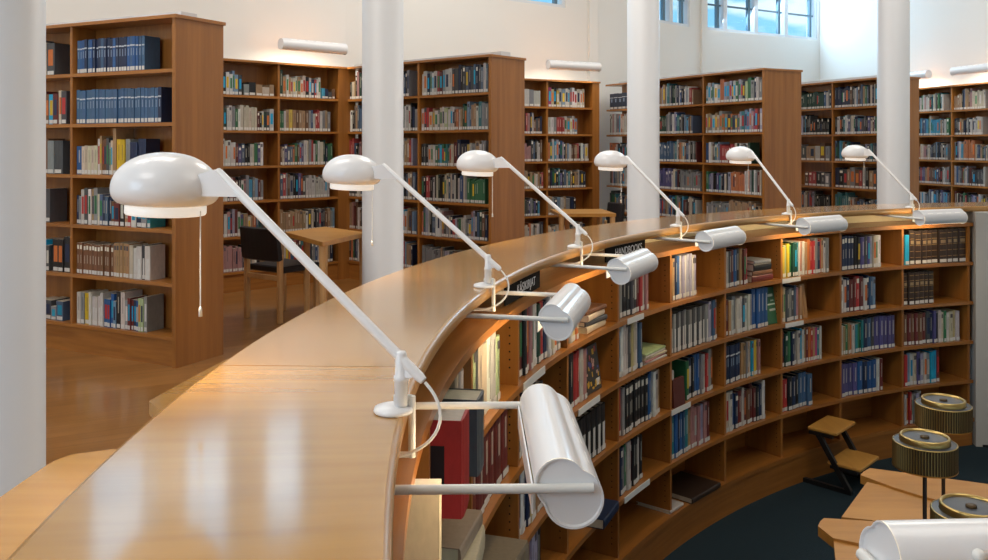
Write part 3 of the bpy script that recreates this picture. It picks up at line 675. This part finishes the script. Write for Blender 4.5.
# ---------------------------------------------------------------- lamps on the counter
ZB = ZC
def spow(a, p): return math.copysign(abs(a) ** p, a)
LAMPX = [(398, 412, 216, 173), (484, 288, 383, 166), (575, 251, 501, 158.5), (676, 227.5, 626, 157), (787, 213.5, 751, 152), (910, 208.5, 868, 150)]
LN = ['nearest to the camera, over the closest red books', 'second from the camera, in front of the small table', 'third from the camera, above the black sign', 'fourth from the camera, in front of a white column', 'fifth from the camera, before the third bookcase end panel', 'farthest from the camera, close to the counter end']
THB = []
for i, (bx, by, jx, jy) in enumerate(LAMPX):
    b0 = pxz(bx, by, ZC); t = math.degrees(math.atan2(b0.y - CY, -(b0.x - CX))) if i == 0 else theta(bx, RI + .022); THB.append(t); b0 = pol(t, RI + .022, ZC)
    # azimuth of the arm so that its end falls on the photo column jx
    L = .43; k = (jx - 494) / F; best = None
    for a in range(90, 271):
        q = V((b0.x + L * math.cos(R(a)), b0.y + L * math.sin(R(a)), 0)); e = abs(q.x - k * q.y) * F / q.y + (30 if abs(a - (180 - t)) > 35 else 0)
        if best is None or e < best[0]: best = (e, a)
    az = best[1]; ad = V((math.cos(R(az)), math.sin(R(az)), 0)); er = (pol(t, 6, 0) - pol(t, 5, 0)).normalized()
    root = thing('desk_lamp', b0, 'white dome desk lamp, ' + LN[i], 'lamp', 'white dome lamps along the counter')
    Mb = Matrix.Translation(b0)
    MB().lathe(Mb, [(.0, .0005), (.036, .0005), (.038, .004), (.036, .010), (.020, .015), (.012, .017), (0, .0171)], 28).build('foot', M_WHITE, root)
    Mb = Matrix.Translation(b0 - ad * .016)
    MB().lathe(Mb, [(.0105, .0145), (.0125, .0145), (.0125, .060), (.0138, .061), (.0138, .070), (.0115, .071), (.0105, .112), (.008, .116), (0, .1165)], 16).build('post', M_WHITE, root)
    # arm: from a little pit-side of the post up to the shade
    a0 = b0 - ad * .064 + V((0, 0, .066)); a1 = px(jx, jy, b0.y + ad.y * L); rise = a1.z - a0.z; a1 = b0 + ad * L + V((0, 0, rise + .07))
    dirv = (a1 - a0).normalized(); MB().tube([a0, a0 + dirv * .01, a1 - dirv * .012, a1], [.0075, .0095, .0095, .0085], 12).build('arm', M_WHITE, root)
    # gusset between post and arm
    g = MB(); side = V((-ad.y, ad.x, 0)) * .005; P0 = b0 + V((0, 0, .066)) - ad * .02; P1 = b0 + V((0, 0, .114)) - ad * .010; fr_ = .0
    Q0 = a0 + dirv * .012; Q1 = a0 + dirv * (.11)
    poly = [P0, Q0, Q1, P1]
    g.face([p + side for p in poly]); g.face([p - side for p in poly[::-1]])
    for k_ in range(4): g.face([poly[k_] + side, poly[k_] - side, poly[(k_ + 1) % 4] - side, poly[(k_ + 1) % 4] + side])
    g.build('gusset', M_WHITE, root)
    # clamp bar in front of the counter edge and cable
    fp = pol(t, RI - .012, 0); cl = MB()
    cl.tube([V((fp.x, fp.y, ZC + .03)), V((fp.x, fp.y, ZC - .085))], .007, 8); cl.tube([V((fp.x, fp.y, ZC - .08)), pol(t, RI + .12, ZC - .08)], .006, 8); cl.tube([V((fp.x, fp.y, ZC + .026)), b0 + V((0, 0, .026))], .0075, 8)
    cl.build('clamp', M_WMET, root)
    cp = []
    c0 = a0 - dirv * .004; c3 = pol(t - .3, RI + .06, ZC - .078); pa = c0 - dirv * .07 + V((0, 0, -.015)) - er * .012; pb = c3 - er * .12 + V((0, 0, .0))
    for s in range(17):
        u = s / 16; cp.append(c0 * (1 - u) ** 3 + pa * 3 * u * (1 - u) ** 2 + pb * 3 * u * u * (1 - u) + c3 * u ** 3)
    MB().tube(cp, .0032, 8).build('cable', M_CORD, root)
    # shade: squat mushroom dome, slightly tilted
    sc = a1 + ad * .143 + V((0, 0, -.041)); S = frame(sc, ad, V((-ad.y, ad.x, 0))) @ Matrix.Rotation(R(-3), 4, 'Y')
    prof = [(  .112 * max(.004, math.sin(a)) ** .93, .080 * spow(math.cos(a), 1.0)) for a in [math.pi / 2 * k_ / 16 for k_ in range(17)]]
    prof += [(.087 + .025 * math.cos(a), -.031 * math.sin(a)) for a in [math.pi / 2 * k_ / 7 for k_ in range(1, 8)]]
    prof += [(.076, -.027), (.04, -.015)]
    shd = MB(); shd.lathe(S, prof, 48); 
    so = shd.build('shade', M_WHITE, root)
    jn = MB(); sd_ = V((-ad.y, ad.x, 0)) * .011; poly = [a1 - dirv * .004 + V((0, 0, .006)), a1 - dirv * .085, sc - ad * .107 + V((0, 0, -.012)), sc - ad * .100 + V((0, 0, .034))]
    jn.face([p + sd_ for p in poly]); jn.face([p - sd_ for p in poly[::-1]])
    for k_ in range(4): jn.face([poly[k_] + sd_, poly[k_] - sd_, poly[(k_ + 1) % 4] - sd_, poly[(k_ + 1) % 4] + sd_])
    jn.build('shade_joint', M_WHITE, root)
    rg = MB(); rg.lathe(S @ Matrix.Translation((-.002, 0, 0)), [(.072, -.026), (.083, -.028), (.0835, -.050), (.082, -.053), (.074, -.053), (.073, -.046), (.0005, -.044)], 40); rg.build('diffuser_ring', M_RING, root)
    cd = MB(); hang = S @ V((-.088, -.012, -.040)); drop = .205
    cd.tube([hang, hang - V((0, 0, drop))], .0013, 6); cdo = cd.build('pull_cord', M_CORD, root); cd = MB(); cd.lathe(Matrix.Translation(hang - V((0, 0, drop + .02))), [(0, 0), (.0042, .0), (.0035, .016), (.0015, .021), (0, .021)], 10); cd.build('cord_bob', M_CORD, cdo)
    ld = bpy.data.lights.new('desk_lamp_light', 'AREA'); ld.shape = 'DISK'; ld.size = .12; ld.energy = 1.3; ld.color = (1, .80, .52); ld.spread = R(130)
    lo = bpy.data.objects.new('desk_lamp_light', ld); lo.location = S @ V((-.002, 0, -.068)) - b0; lo.parent = root; C.objects.link(lo)

# ---------------------------------------------------------------- reading lamps over the curved shelves
def lobes(n=48):
    cs = ((-.018, .005, .043), (.004, -.020, .050)); out = []
    for k in range(n):
        a = 2 * math.pi * k / n; dx, dz = math.cos(a), math.sin(a); best = 0
        for x, z, r_ in cs:
            bq = dx * x + dz * z; dsc = bq * bq - (x * x + z * z - r_ * r_)
            if dsc > 0: best = max(best, bq + math.sqrt(dsc))
        out.append((best * dx, best * dz))
    return out
LOB = lobes()
def shelf_lamp(o, ei, et, label, hl=.225, knob=False, out=.272, lift=0):
    """o: point on the counter edge at lamp height; ei: towards the pit; et: along the counter"""
    root = thing('shelf_lamp', o, label, 'lamp', 'tubular lamps over the pit shelves'); Mr = frame(o + ei * out, ei, et); Mx = Matrix.Translation((0, 0, lift)) @ Mr; hl2 = hl
    top = [i for i, (x, z) in enumerate(LOB) if not (math.atan2(z, x) < -R(66) and math.atan2(z, x) > -R(158))]
    full = [(x, z) for x, z in LOB]; n = len(full)
    st = next(i for i in range(n) if i in top and (i - 1) % n not in top); order = [(st + k) % n for k in range(len(top))]
    sh = MB(); rows = [[Mx @ V((full[i][0], y, full[i][1])) for i in order] for y in (-hl2, -hl2 + .003, hl2 - .003, hl2)]
    sh.grid(rows, 0, smooth=True)
    sho = sh.build('shade', M_WHITE, root)
    for y, s in ((-hl2, 1), (hl2, -1)):
        cpn = MB(); ring = [Mx @ V((x * 1.004, y - s * .001, z * 1.004)) for x, z in full]; r2 = [Mx @ V((x * .95, y + s * -.001, z * .95)) for x, z in full]; r3 = [Mx @ V((x * .92, y + s * .003, z * .92)) for x, z in full]
        cpn.grid([ring, r2, r3], 0, closed_v=True, smooth=False); cpn.face(r3 if s > 0 else r3[::-1]); cpn.build('end_cap', M_WHITE, root)
    rf = MB(); rf.box(Mx, -.066, -.063, -hl2 + .004, hl2 - .004, -.046, .002); rf.build('reflector', M_WHITE, root)
    df = MB(); bot = [full[i] for i in range(n) if i not in top]; bot = [full[order[-1]]] + sorted(bot, key=lambda p: p[0]) + [full[order[0]]]
    df.grid([[Mx @ V((x, y, z + .006)) for x, z in bot] for y in (-hl2 + .012, hl2 - .012)], 0, smooth=True); df.build('diffuser', M_GLOW, root)
    notch = min((i for i in range(n)), key=lambda i: (abs(math.atan2(full[i][1], full[i][0]) - R(28)))); sl = MB()
    xi, zi = full[notch]; ln = math.hypot(xi, zi)
    for k in range(4):
        y0 = -hl2 + .05 + k * .095; p = [Mx @ V((xi * (1 + .03) + dx, y, zi * (1 + .03) + dz)) for y, dx, dz in ((y0, -.002, .004), (y0, .002, -.001), (y0 + .055, .002, -.001), (y0 + .055, -.002, .004))]
        sl = MB(); sl.face(p); sl.build('light_slot', M_SLOT, sho)
    for y in (-hl2 - .006, hl2 + .006):
        rd = MB(); rd.tube([Mr @ V((-.42, y, 0)), Mr @ V((.036, y, 0))], .008, 12); rd.build('rod', M_WMET, root)
    if knob:
        MB().lathe(Mx @ Matrix.Translation((-.057, -.125, .022)) @ Matrix.Rotation(R(-80), 4, 'Y'), [(0, .012), (.005, .012), (.008, .008), (.0085, 0)], 14).build('screw', M_WMET, sho)
    ld = bpy.data.lights.new('shelf_lamp_light', 'AREA'); ld.shape = 'RECTANGLE'; ld.size = .05; ld.size_y = .40; ld.energy = LE; ld.color = (1, .74, .42); ld.spread = R(150)
    lo = bpy.data.objects.new('shelf_lamp_light', ld); z_ = (ei * .85 + V((0, 0, .5))).normalized(); y_ = et; x_ = y_.cross(z_)
    lo.matrix_basis = frame(ei * (out - .072) + V((0, 0, -.040)), x_, y_, z_); lo.parent = root; C.objects.link(lo)
LE = 1.35
SN = ['nearest the camera, beside the red book', 'second from the camera, below the black sign', 'third from the camera, above the flat pile of books', 'fourth from the camera, above pale-spined books', 'fifth from the camera, above yellow and green books', 'farthest from the camera, above dark brown leather volumes']
for i, (t, l) in enumerate(zip(THB, SN)):
    if i > 3: t -= .3
    ei = -(pol(t, 6, 0) - pol(t, 5, 0)).normalized(); et = V((-ei.y, ei.x, 0))
    shelf_lamp(pol(t + .25, RI, E - (.565, .562, .562, .557, .557, .557)[i]), ei, et if et.y > 0 else -et, 'white tubular shelf lamp, ' + l, out=.290 if t < 5 else .272, lift=(0, .0, -.002, .012, .015, .017)[i])
shelf_lamp(V((.748, .895, E - .557)), V((-.05, .99, 0)), V((.99, .05, 0)), lift=.017, label= 'white tubular shelf lamp in front of the brass table lamps, cut by the frame', knob=True)
# sign plates under the counter edge
def sign(x0, x1, text, label, size):
    r_ = RI + .02; ta, tb = theta(x0, r_), theta(x1, r_); tm = (ta + tb) / 2; w = R(tb - ta) * r_; er = (pol(tm, 6, 0) - pol(tm, 5, 0)).normalized(); et = V((er.y, -er.x, 0))
    o = pol(tm, r_, ZC - .125); root = thing('hanging_sign', o, label, 'sign', 'sign plates under the counter'); Mx = frame(o, et, er)
    MB().box(Mx, -w / 2, w / 2, 0, .008, 0, .078).build('plate', M_SIGN, root)
    cu = bpy.data.curves.new('lettering', 'FONT'); cu.body = text; cu.size = size; cu.align_x = 'CENTER'; cu.align_y = 'CENTER'; cu.extrude = .0004; cu.materials.append(M_LETT)
    tmp = bpy.data.objects.new('lettering', cu); C.objects.link(tmp); bpy.context.view_layer.update()
    me = bpy.data.meshes.new_from_object(tmp.evaluated_get(bpy.context.evaluated_depsgraph_get())); me.materials.clear(); me.materials.append(M_LETT); bpy.data.objects.remove(tmp)
    ob = bpy.data.objects.new('lettering', me); C.objects.link(ob); ob.parent = root
    ob.matrix_basis = frame((Mx @ V((.03, -.0025, .040))) - o, et, (0, 0, 1), -er)
sign(507, 541, 'K\u00c4SIKIRJAT', 'black sign plate lettered in white, hanging under the counter by the second desk lamp', .052)
sign(607, 646, 'HANDBOOKS', 'black sign plate lettered in white, hanging under the counter behind the third shelf lamp', .058)

# ---------------------------------------------------------------- wall lamps above the shelves
def wall_lamp(p, q, nrm, label):
    d = (q - p).normalized(); L = (q - p).length; root = thing('wall_lamp', (p + q) / 2, label, 'lamp', 'tubular wall lamps above the bookcases'); up = V((0, 0, 1)); n = 28; r_ = .062
    Mx = frame(p, d, nrm); sh = MB(); ar = [R(-60 + 300 * k / n) for k in range(n + 1)]
    # nrm points to the wall; opening faces down and towards the wall
    sh.grid([[Mx @ V((x, -r_ * math.cos(a), r_ * math.sin(a))) for a in ar] for x in (0, .004, L - .004, L)], 0); sho = sh.build('shade', M_WHITE, root)
    for x in (.002, L - .002):
        c = MB(); c.face([Mx @ V((x, .06 * math.cos(2 * math.pi * k / 28), .06 * math.sin(2 * math.pi * k / 28))) for k in range(28)]); c.build('end_cap', M_WHITE, root)
    sl = MB(); k = 0; x = .1
    while x < L - .12:
        sl.face([Mx @ V((xx, -(r_ + .0008) * math.cos(R(a)), (r_ + .0008) * math.sin(R(a)))) for xx, a in ((x, 52), (x + .07, 52), (x + .07, 60), (x, 60))]); x += .1
        sl.build('light_slot', M_SLOT, sho); sl = MB()
    br = MB()
    for x in (.2, L - .2): br.tube([Mx @ V((x, .05, .03)), Mx @ V((x, .22, .06))], .008, 8)
    br.build('bracket', M_WMET, root)
    for tilt, en, sz in ((-1, WE, .07),):
        ld = bpy.data.lights.new('wall_lamp_light', 'AREA'); ld.shape = 'RECTANGLE'; ld.size = L * .9; ld.size_y = sz; ld.energy = en; ld.color = (1, .88, .70); ld.spread = R(160)
        lo = bpy.data.objects.new('wall_lamp_light', ld); z_ = (-nrm * .45 + V((0, 0, 1))).normalized() if tilt > 0 else (-nrm * .35 + V((0, 0, 1))).normalized()
        lo.matrix_basis = frame(V((0, 0, -.066)), d, z_.cross(d), z_); lo.parent = root; C.objects.link(lo)
WE = 7.0
def wl(o, e1, e2, s0, s1, label, z=2.50): wall_lamp(V((o.x, o.y, z)) + e1 * s1 - e2 * .02, V((o.x, o.y, z)) + e1 * s0 - e2 * .02, e2, label)
wl(oA, dA, eA, .15, .93, 'white tubular wall lamp above the bookcase behind the chair')
wl(oB, dB, eB, .02, .83, 'white tubular wall lamp above the alcove bookcase, beside the third column')
wl(oG, dG, eG, .35, 1.25, 'white tubular wall lamp at the frame edge, above the crammed bookcase')
wl(oG, dG, eG, 1.72, 2.5, 'white tubular wall lamp just beyond the farthest column')

# ---------------------------------------------------------------- tables and chairs on the upper floor
def table(pts, label, leg_at=None):
    c = sum((V(p) for p in pts), V((0, 0, 0))) / len(pts); root = thing('reading_table', (c.x, c.y, 0), label, 'table', 'small birch reading tables')
    m_ = MB(); m_.prism([V((p[0], p[1], .72)) for p in pts], .035); m_.build('tabletop', M_TB, root)
    for p in pts:
        k_ = .45 if p is pts[3] else .9; q = V((p[0], p[1], 0)) * k_ + V((c.x, c.y, 0)) * (1 - k_); m_ = MB(); m_.tube([V((q.x, q.y, 0)), V((q.x, q.y, .684))], [.022, .030], 14); m_.build('leg', M_LEG, root)
A0 = V((-1.30, 6.60, 0)); u = U(-.5, .83); v = U(.29, .957)
table([A0, A0 + v * .78, A0 + v * .62 + u * .8, A0 + u * .92], 'small birch reading table with black chair, next to the white column')
T2 = V((.70, 9.35, 0)); table([T2, T2 + V((.62, .06, 0)), T2 + V((.55, .75, 0)), T2 + V((-.05, .7, 0))], 'birch reading table in the alcove behind the third desk lamp')
def chair(o, fx, label):
    """o: point between rear feet on the floor; fx: facing direction"""
    fx = fx.normalized(); sx = V((-fx.y, fx.x, 0)); root = thing('reading_chair', o, label, 'chair', 'black leather chairs with birch legs'); Mx = frame(o, sx, fx)
    for s in (-1, 1):
        m_ = MB(); m_.rbox(Mx @ Matrix.Translation((s * .205, 0, 0)), -.019, .019, -.022, .022, 0, .56, .003); m_.build('leg', M_LEG, root)
        m_ = MB(); m_.rbox(Mx @ Matrix.Translation((s * .205, .40, 0)), -.018, .018, -.02, .02, 0, .40, .003); m_.build('leg', M_LEG, root)
    m_ = MB(); m_.rbox(Mx, -.186, .186, -.012, .012, .345, .385, .003); m_.rbox(Mx @ Matrix.Translation((0, .40, 0)), -.187, .187, -.012, .012, .345, .385, .003); m_.build('seat_rail', M_LEG, root)
    m_ = MB(); rows = []
    for z, k in ((.402, .012), (.41, 0), (.445, 0), (.455, .012)): rows.append([Mx @ V(q + (z,)) for q in ((-.215 + k, .026 + k), (.215 - k, .026 + k), (.225 - k, .43 - k), (-.225 + k, .43 - k))])
    m_.grid(rows, 0, closed_v=True, smooth=False); m_.face(rows[0][::-1]); m_.face(rows[-1]); m_.build('seat', M_LEATH, root)
    m_ = MB(); rows = []
    for k in range(9):
        x = -.225 + .45 * k / 8; bow = .03 * (1 - (x / .225) ** 2)
        rows.append([Mx @ V((x, y - bow, z - .03)) for y, z in ((.010, .545), (-.025, .80), (-.038, .81), (-.062, .80), (-.036, .545), (-.02, .535))])
    rows[0] = [(p * .97 + sum(rows[0], V((0, 0, 0))) / 6 * .03) for p in rows[0]]
    m_.grid(rows, 0, closed_v=True, smooth=False); m_.face(rows[0]); m_.face(rows[-1][::-1])
    mt = m_; mt.v = [p - fx * .0 for p in mt.v]; mt.build('backrest', M_LEATH, root)
chair(V((-1.917, 7.23, 0)), U(.57, .82), 'black leather chair with birch legs drawn up to the small table')
chair(V((1.40, 10.25, 0)), U(-1, -.25), 'black leather chair at the alcove table, mostly hidden by the third column')

# ---------------------------------------------------------------- the pit: reading table, brass lamps, step stool
ZT = ZP + .72
def PT(x, y, z=None): return pxz(x, y, ZT if z is None else z)
rt = thing('pit_table', (2.3, 3.9, ZP), 'large birch reading table in the sunken pit carrying brass lamps', 'table')
def far(x0, y0, x1, y1, xr): return (xr, y0 + (y1 - y0) * (xr - x0) / (x1 - x0))
board = lambda name, ps, z, th: MB().prism([PT(x, y, z) for x, y in ps], th).build(name, M_TB, rt)
board('crosspiece', [(860.5, 475), (863.5, 471.5), (870, 468), (1080, 496.5), (1080, 560), (950, 503), (923.5, 496.5), (893, 487)], ZT, .045)
board('desk_panel', [(867, 482), (892.5, 487.5), (923, 497), (950, 503.5), (1080, 561), (1080, 575), (871, 520), (841.5, 517)], ZT - .012, .03)
board('crosspiece', [(818, 526), (820.5, 521), (824, 518), (871, 521), (1080, 576), (1080, 625), (860, 543.5), (833, 538)], ZT, .045)
board('desk_panel', [(833.5, 539), (859.5, 544.5), (1080, 630), (1080, 700), (842, 620)], ZT - .012, .03)
for x, y in ((872, 482), (848, 530), (1000, 520)):
    p = PT(x, y); MB().box(Matrix.Translation((p.x + .12, p.y, 0)), -.03, .03, -.03, .03, ZP, ZT - .05).build('leg', M_LEG, rt)
def brass_lamp(p, label, drum=.127):
    root = thing('table_lamp', p, label, 'lamp', 'brass drum lamps on the pit table'); Mx = Matrix.Translation(p); zb, zt = .385, .488
    MB().lathe(Mx, [(0, .0005), (.03, .0005), (.03, .006), (.012, .009), (.0, .0095)], 20).build('base', M_GOLD, root)
    MB().tube([Mx @ V((0, 0, .008)), Mx @ V((0, 0, zb + .02))], .0085, 12).build('rod', M_BLACK, root)
    m_ = MB(); n = 140; rows = []
    for z in (zb, zt): rows.append([Mx @ V((drum * (.97 + .03 * ((k // 2) % 2)) * math.cos(math.pi * k / n), drum * (.97 + .03 * ((k // 2) % 2)) * math.sin(math.pi * k / n), z)) for k in range(2 * n)])
    m_.grid(rows, 0, closed_v=True, smooth=False); m_.m = [0 if k % 4 in (1, 2, 3) and k % 4 != 1 else 1 for k in range(len(m_.f))]; m_.build('slatted_shade', [M_GOLDK, M_GOLDD], root)
    m_ = MB(); m_.lathe(Mx, [(drum * .99, zt), (drum * 1.0, zt + .003), (drum * .96, zt + .004)], 48)
    m_.lathe(Mx, [(drum * .78, zt + .004), (drum * .78, zt + .026), (drum * .76, zt + .030), (drum * .70, zt + .030), (drum * .68, zt + .022)], 48)
    m_.lathe(Mx, [(drum * 1.005, zb + .004), (drum * 1.005, zb - .002), (drum * .93, zb - .002)], 48); m_.build('rim', M_GOLD, root)
    m_ = MB(); m_.lathe(Mx, [(drum * .96, zt + .003), (drum * .79, zt + .005)], 40); m_.lathe(Mx, [(drum * .695, zt + .022), (.02, zt + .020), (0, zt + .020)], 40); tdo = m_.build('top_disc', M_DISC, root)
    MB().lathe(Mx, [(.018, zt + .0205), (.017, zt + .028), (.008, zt + .029), (0, zt + .029)], 18).build('knob', M_GOLDD, tdo)
    m_ = MB(); m_.lathe(Mx, [(drum * .95, zb + .006), (.062, zb + .002), (.06, zb - .014), (.0, zb - .015)], 32); m_.build('under_disc', M_WMET, root)
brass_lamp(V((1.832, 3.70, ZT)), 'brass drum table lamp in the middle of the pit table row')
brass_lamp(V((2.19, 4.24, ZT)), 'brass drum table lamp farthest away, close to the end wall')
brass_lamp(V((1.64, 2.99, ZT)), 'brass drum table lamp partly hidden behind the big white shelf lamp')
# step stool
st = thing('step_stool', (2.5, 6.3, ZP), 'two-step library stool with birch treads on a black steel frame', 'stool')
nb, fb_ = V((2.27, 6.42, 0)), V((2.525, 6.15, 0)); off = V((.25, .27, 0)); ax = (fb_ - nb).normalized(); sd = off.normalized()
for q in (V((0, 0, 0)), off):
    m_ = MB(); Mx = frame(nb + q, ax, sd); m_.box(Mx, -.07, .375, -.015, .015, ZP + .001, ZP + .031)
    a, b_ = Mx @ V((.36, 0, ZP + .02)), Mx @ V((.13, 0, ZP + .375)); dv = (b_ - a).normalized(); M2 = frame(a, dv.cross(sd), sd, dv); m_.box(M2, -.018, .018, -.015, .015, 0, (b_ - a).length)
    m_.box(Mx, .06, .24, -.012, .012, ZP + .365, ZP + .388); m_.box(Mx, .22, .42, -.012, .012, ZP + .155, ZP + .175)
    m_.build('side_frame', M_BLACK, st)
m_ = MB(); m_.box(frame(nb, ax, sd), -.05, -.02, .016, off.length - .016, ZP + .002, ZP + .025); m_.build('cross_bar', M_BLACK, st)
m_ = MB(); m_.rbox(frame(nb, ax, sd), 0.045, .265, .0, off.length + .0, ZP + .389, ZP + .411, .004); m_.build('tread', M_STP, st)
m_ = MB(); m_.rbox(frame(nb, ax, sd),   .195, .44, .0, off.length, ZP + .176, ZP + .198, .004); m_.build('tread', M_STP, st)

# ---------------------------------------------------------------- light, sky and camera
w = bpy.data.worlds.new('world'); bpy.context.scene.world = w; w.use_nodes = True; nt = w.node_tree; bg = nt.nodes['Background']
tc = nt.nodes.new('ShaderNodeTexCoord'); mp = nt.nodes.new('ShaderNodeMapping'); mp.inputs['Scale'].default_value = (9, 9, 26)
nz = nt.nodes.new('ShaderNodeTexNoise'); nz.inputs['Scale'].default_value = 1.2; nz.inputs['Detail'].default_value = 3
cr = nt.nodes.new('ShaderNodeValToRGB'); cr.color_ramp.elements[0].position = .47; cr.color_ramp.elements[1].position = .60
cr.color_ramp.elements[0].color = (.22, .56, .86, 1); cr.color_ramp.elements[1].color = (.78, .90, 1.0, 1)
nt.links.new(tc.outputs['Generated'], mp.inputs['Vector']); nt.links.new(mp.outputs['Vector'], nz.inputs['Vector']); nt.links.new(nz.outputs['Fac'], cr.inputs['Fac'])
nt.links.new(cr.outputs['Color'], bg.inputs['Color'])
sx_ = nt.nodes.new('ShaderNodeSeparateXYZ'); mr_ = nt.nodes.new('ShaderNodeMapRange'); mr_.inputs['From Min'].default_value = .16; mr_.inputs['From Max'].default_value = .34
mr_.inputs['To Min'].default_value = 1.1; mr_.inputs['To Max'].default_value = 2.6
nt.links.new(tc.outputs['Generated'], sx_.inputs['Vector']); nt.links.new(sx_.outputs['Z'], mr_.inputs['Value']); nt.links.new(mr_.outputs['Result'], bg.inputs['Strength'])
SKY = 95
def area_light(name, loc, target, sx, sy, energy, col):
    ld = bpy.data.lights.new(name, 'AREA'); ld.shape = 'RECTANGLE'; ld.size = sx; ld.size_y = sy; ld.energy = energy; ld.color = col
    o = bpy.data.objects.new(name, ld); o.location = loc; o.rotation_euler = (V(target) - V(loc)).to_track_quat('-Z', 'Y').to_euler(); C.objects.link(o)
for x, y, sx, sy, e in ((-2.6, 4.6, 1.2, 3.0, SKY), (.6, 8.2, 3.0, 1.2, SKY), (4.6, 9.6, 3.0, 1.2, SKY), (3.2, 2.6, 3.0, 3.0, SKY * .7), (-2.5, -.5, 2, 2, SKY * .7)):
    area_light('skylight', (x, y, CEIL - .02), (x + .01, y, 0), sx, sy, e, (1, .95, .87))

area_light('rear_daylight_added', (-4.9, -1.2, 2.9), (3, 6, .8), 4.0, 2.6, 150, (.60, .80, 1))  # area lamp added to brighten the lamp domes, as daylight from unseen rear windows
wc = (W[3] + W[4]) / 2; wd = (W[4] - W[3]).normalized(); wn = V((wd.y, -wd.x, 0)); wn = wn if wn.y < 0 else -wn
area_light('window_daylight', tuple(wc + wn * .06 + V((0, 0, 4.05))), tuple(wc + wn * 3 + V((.8, 0, 2.2))), 2.4, 1.2, 60, (.58, .80, 1))
cam = bpy.data.cameras.new('camera'); co = bpy.data.objects.new('camera', cam); C.objects.link(co)
co.location = (0, 0, E); co.rotation_euler = (R(90), 0, 0); cam.sensor_fit = 'HORIZONTAL'; cam.sensor_width = 36; cam.lens = F / 988 * 36; cam.shift_y = -(280 - HY) / 988; cam.clip_start = .02
sc_ = bpy.context.scene; sc_.camera = co
sc_.view_settings.view_transform = 'Standard'; sc_.view_settings.look = 'None'; sc_.view_settings.gamma = 1; sc_.view_settings.use_curve_mapping = False
sc_.view_settings.exposure = 0.26
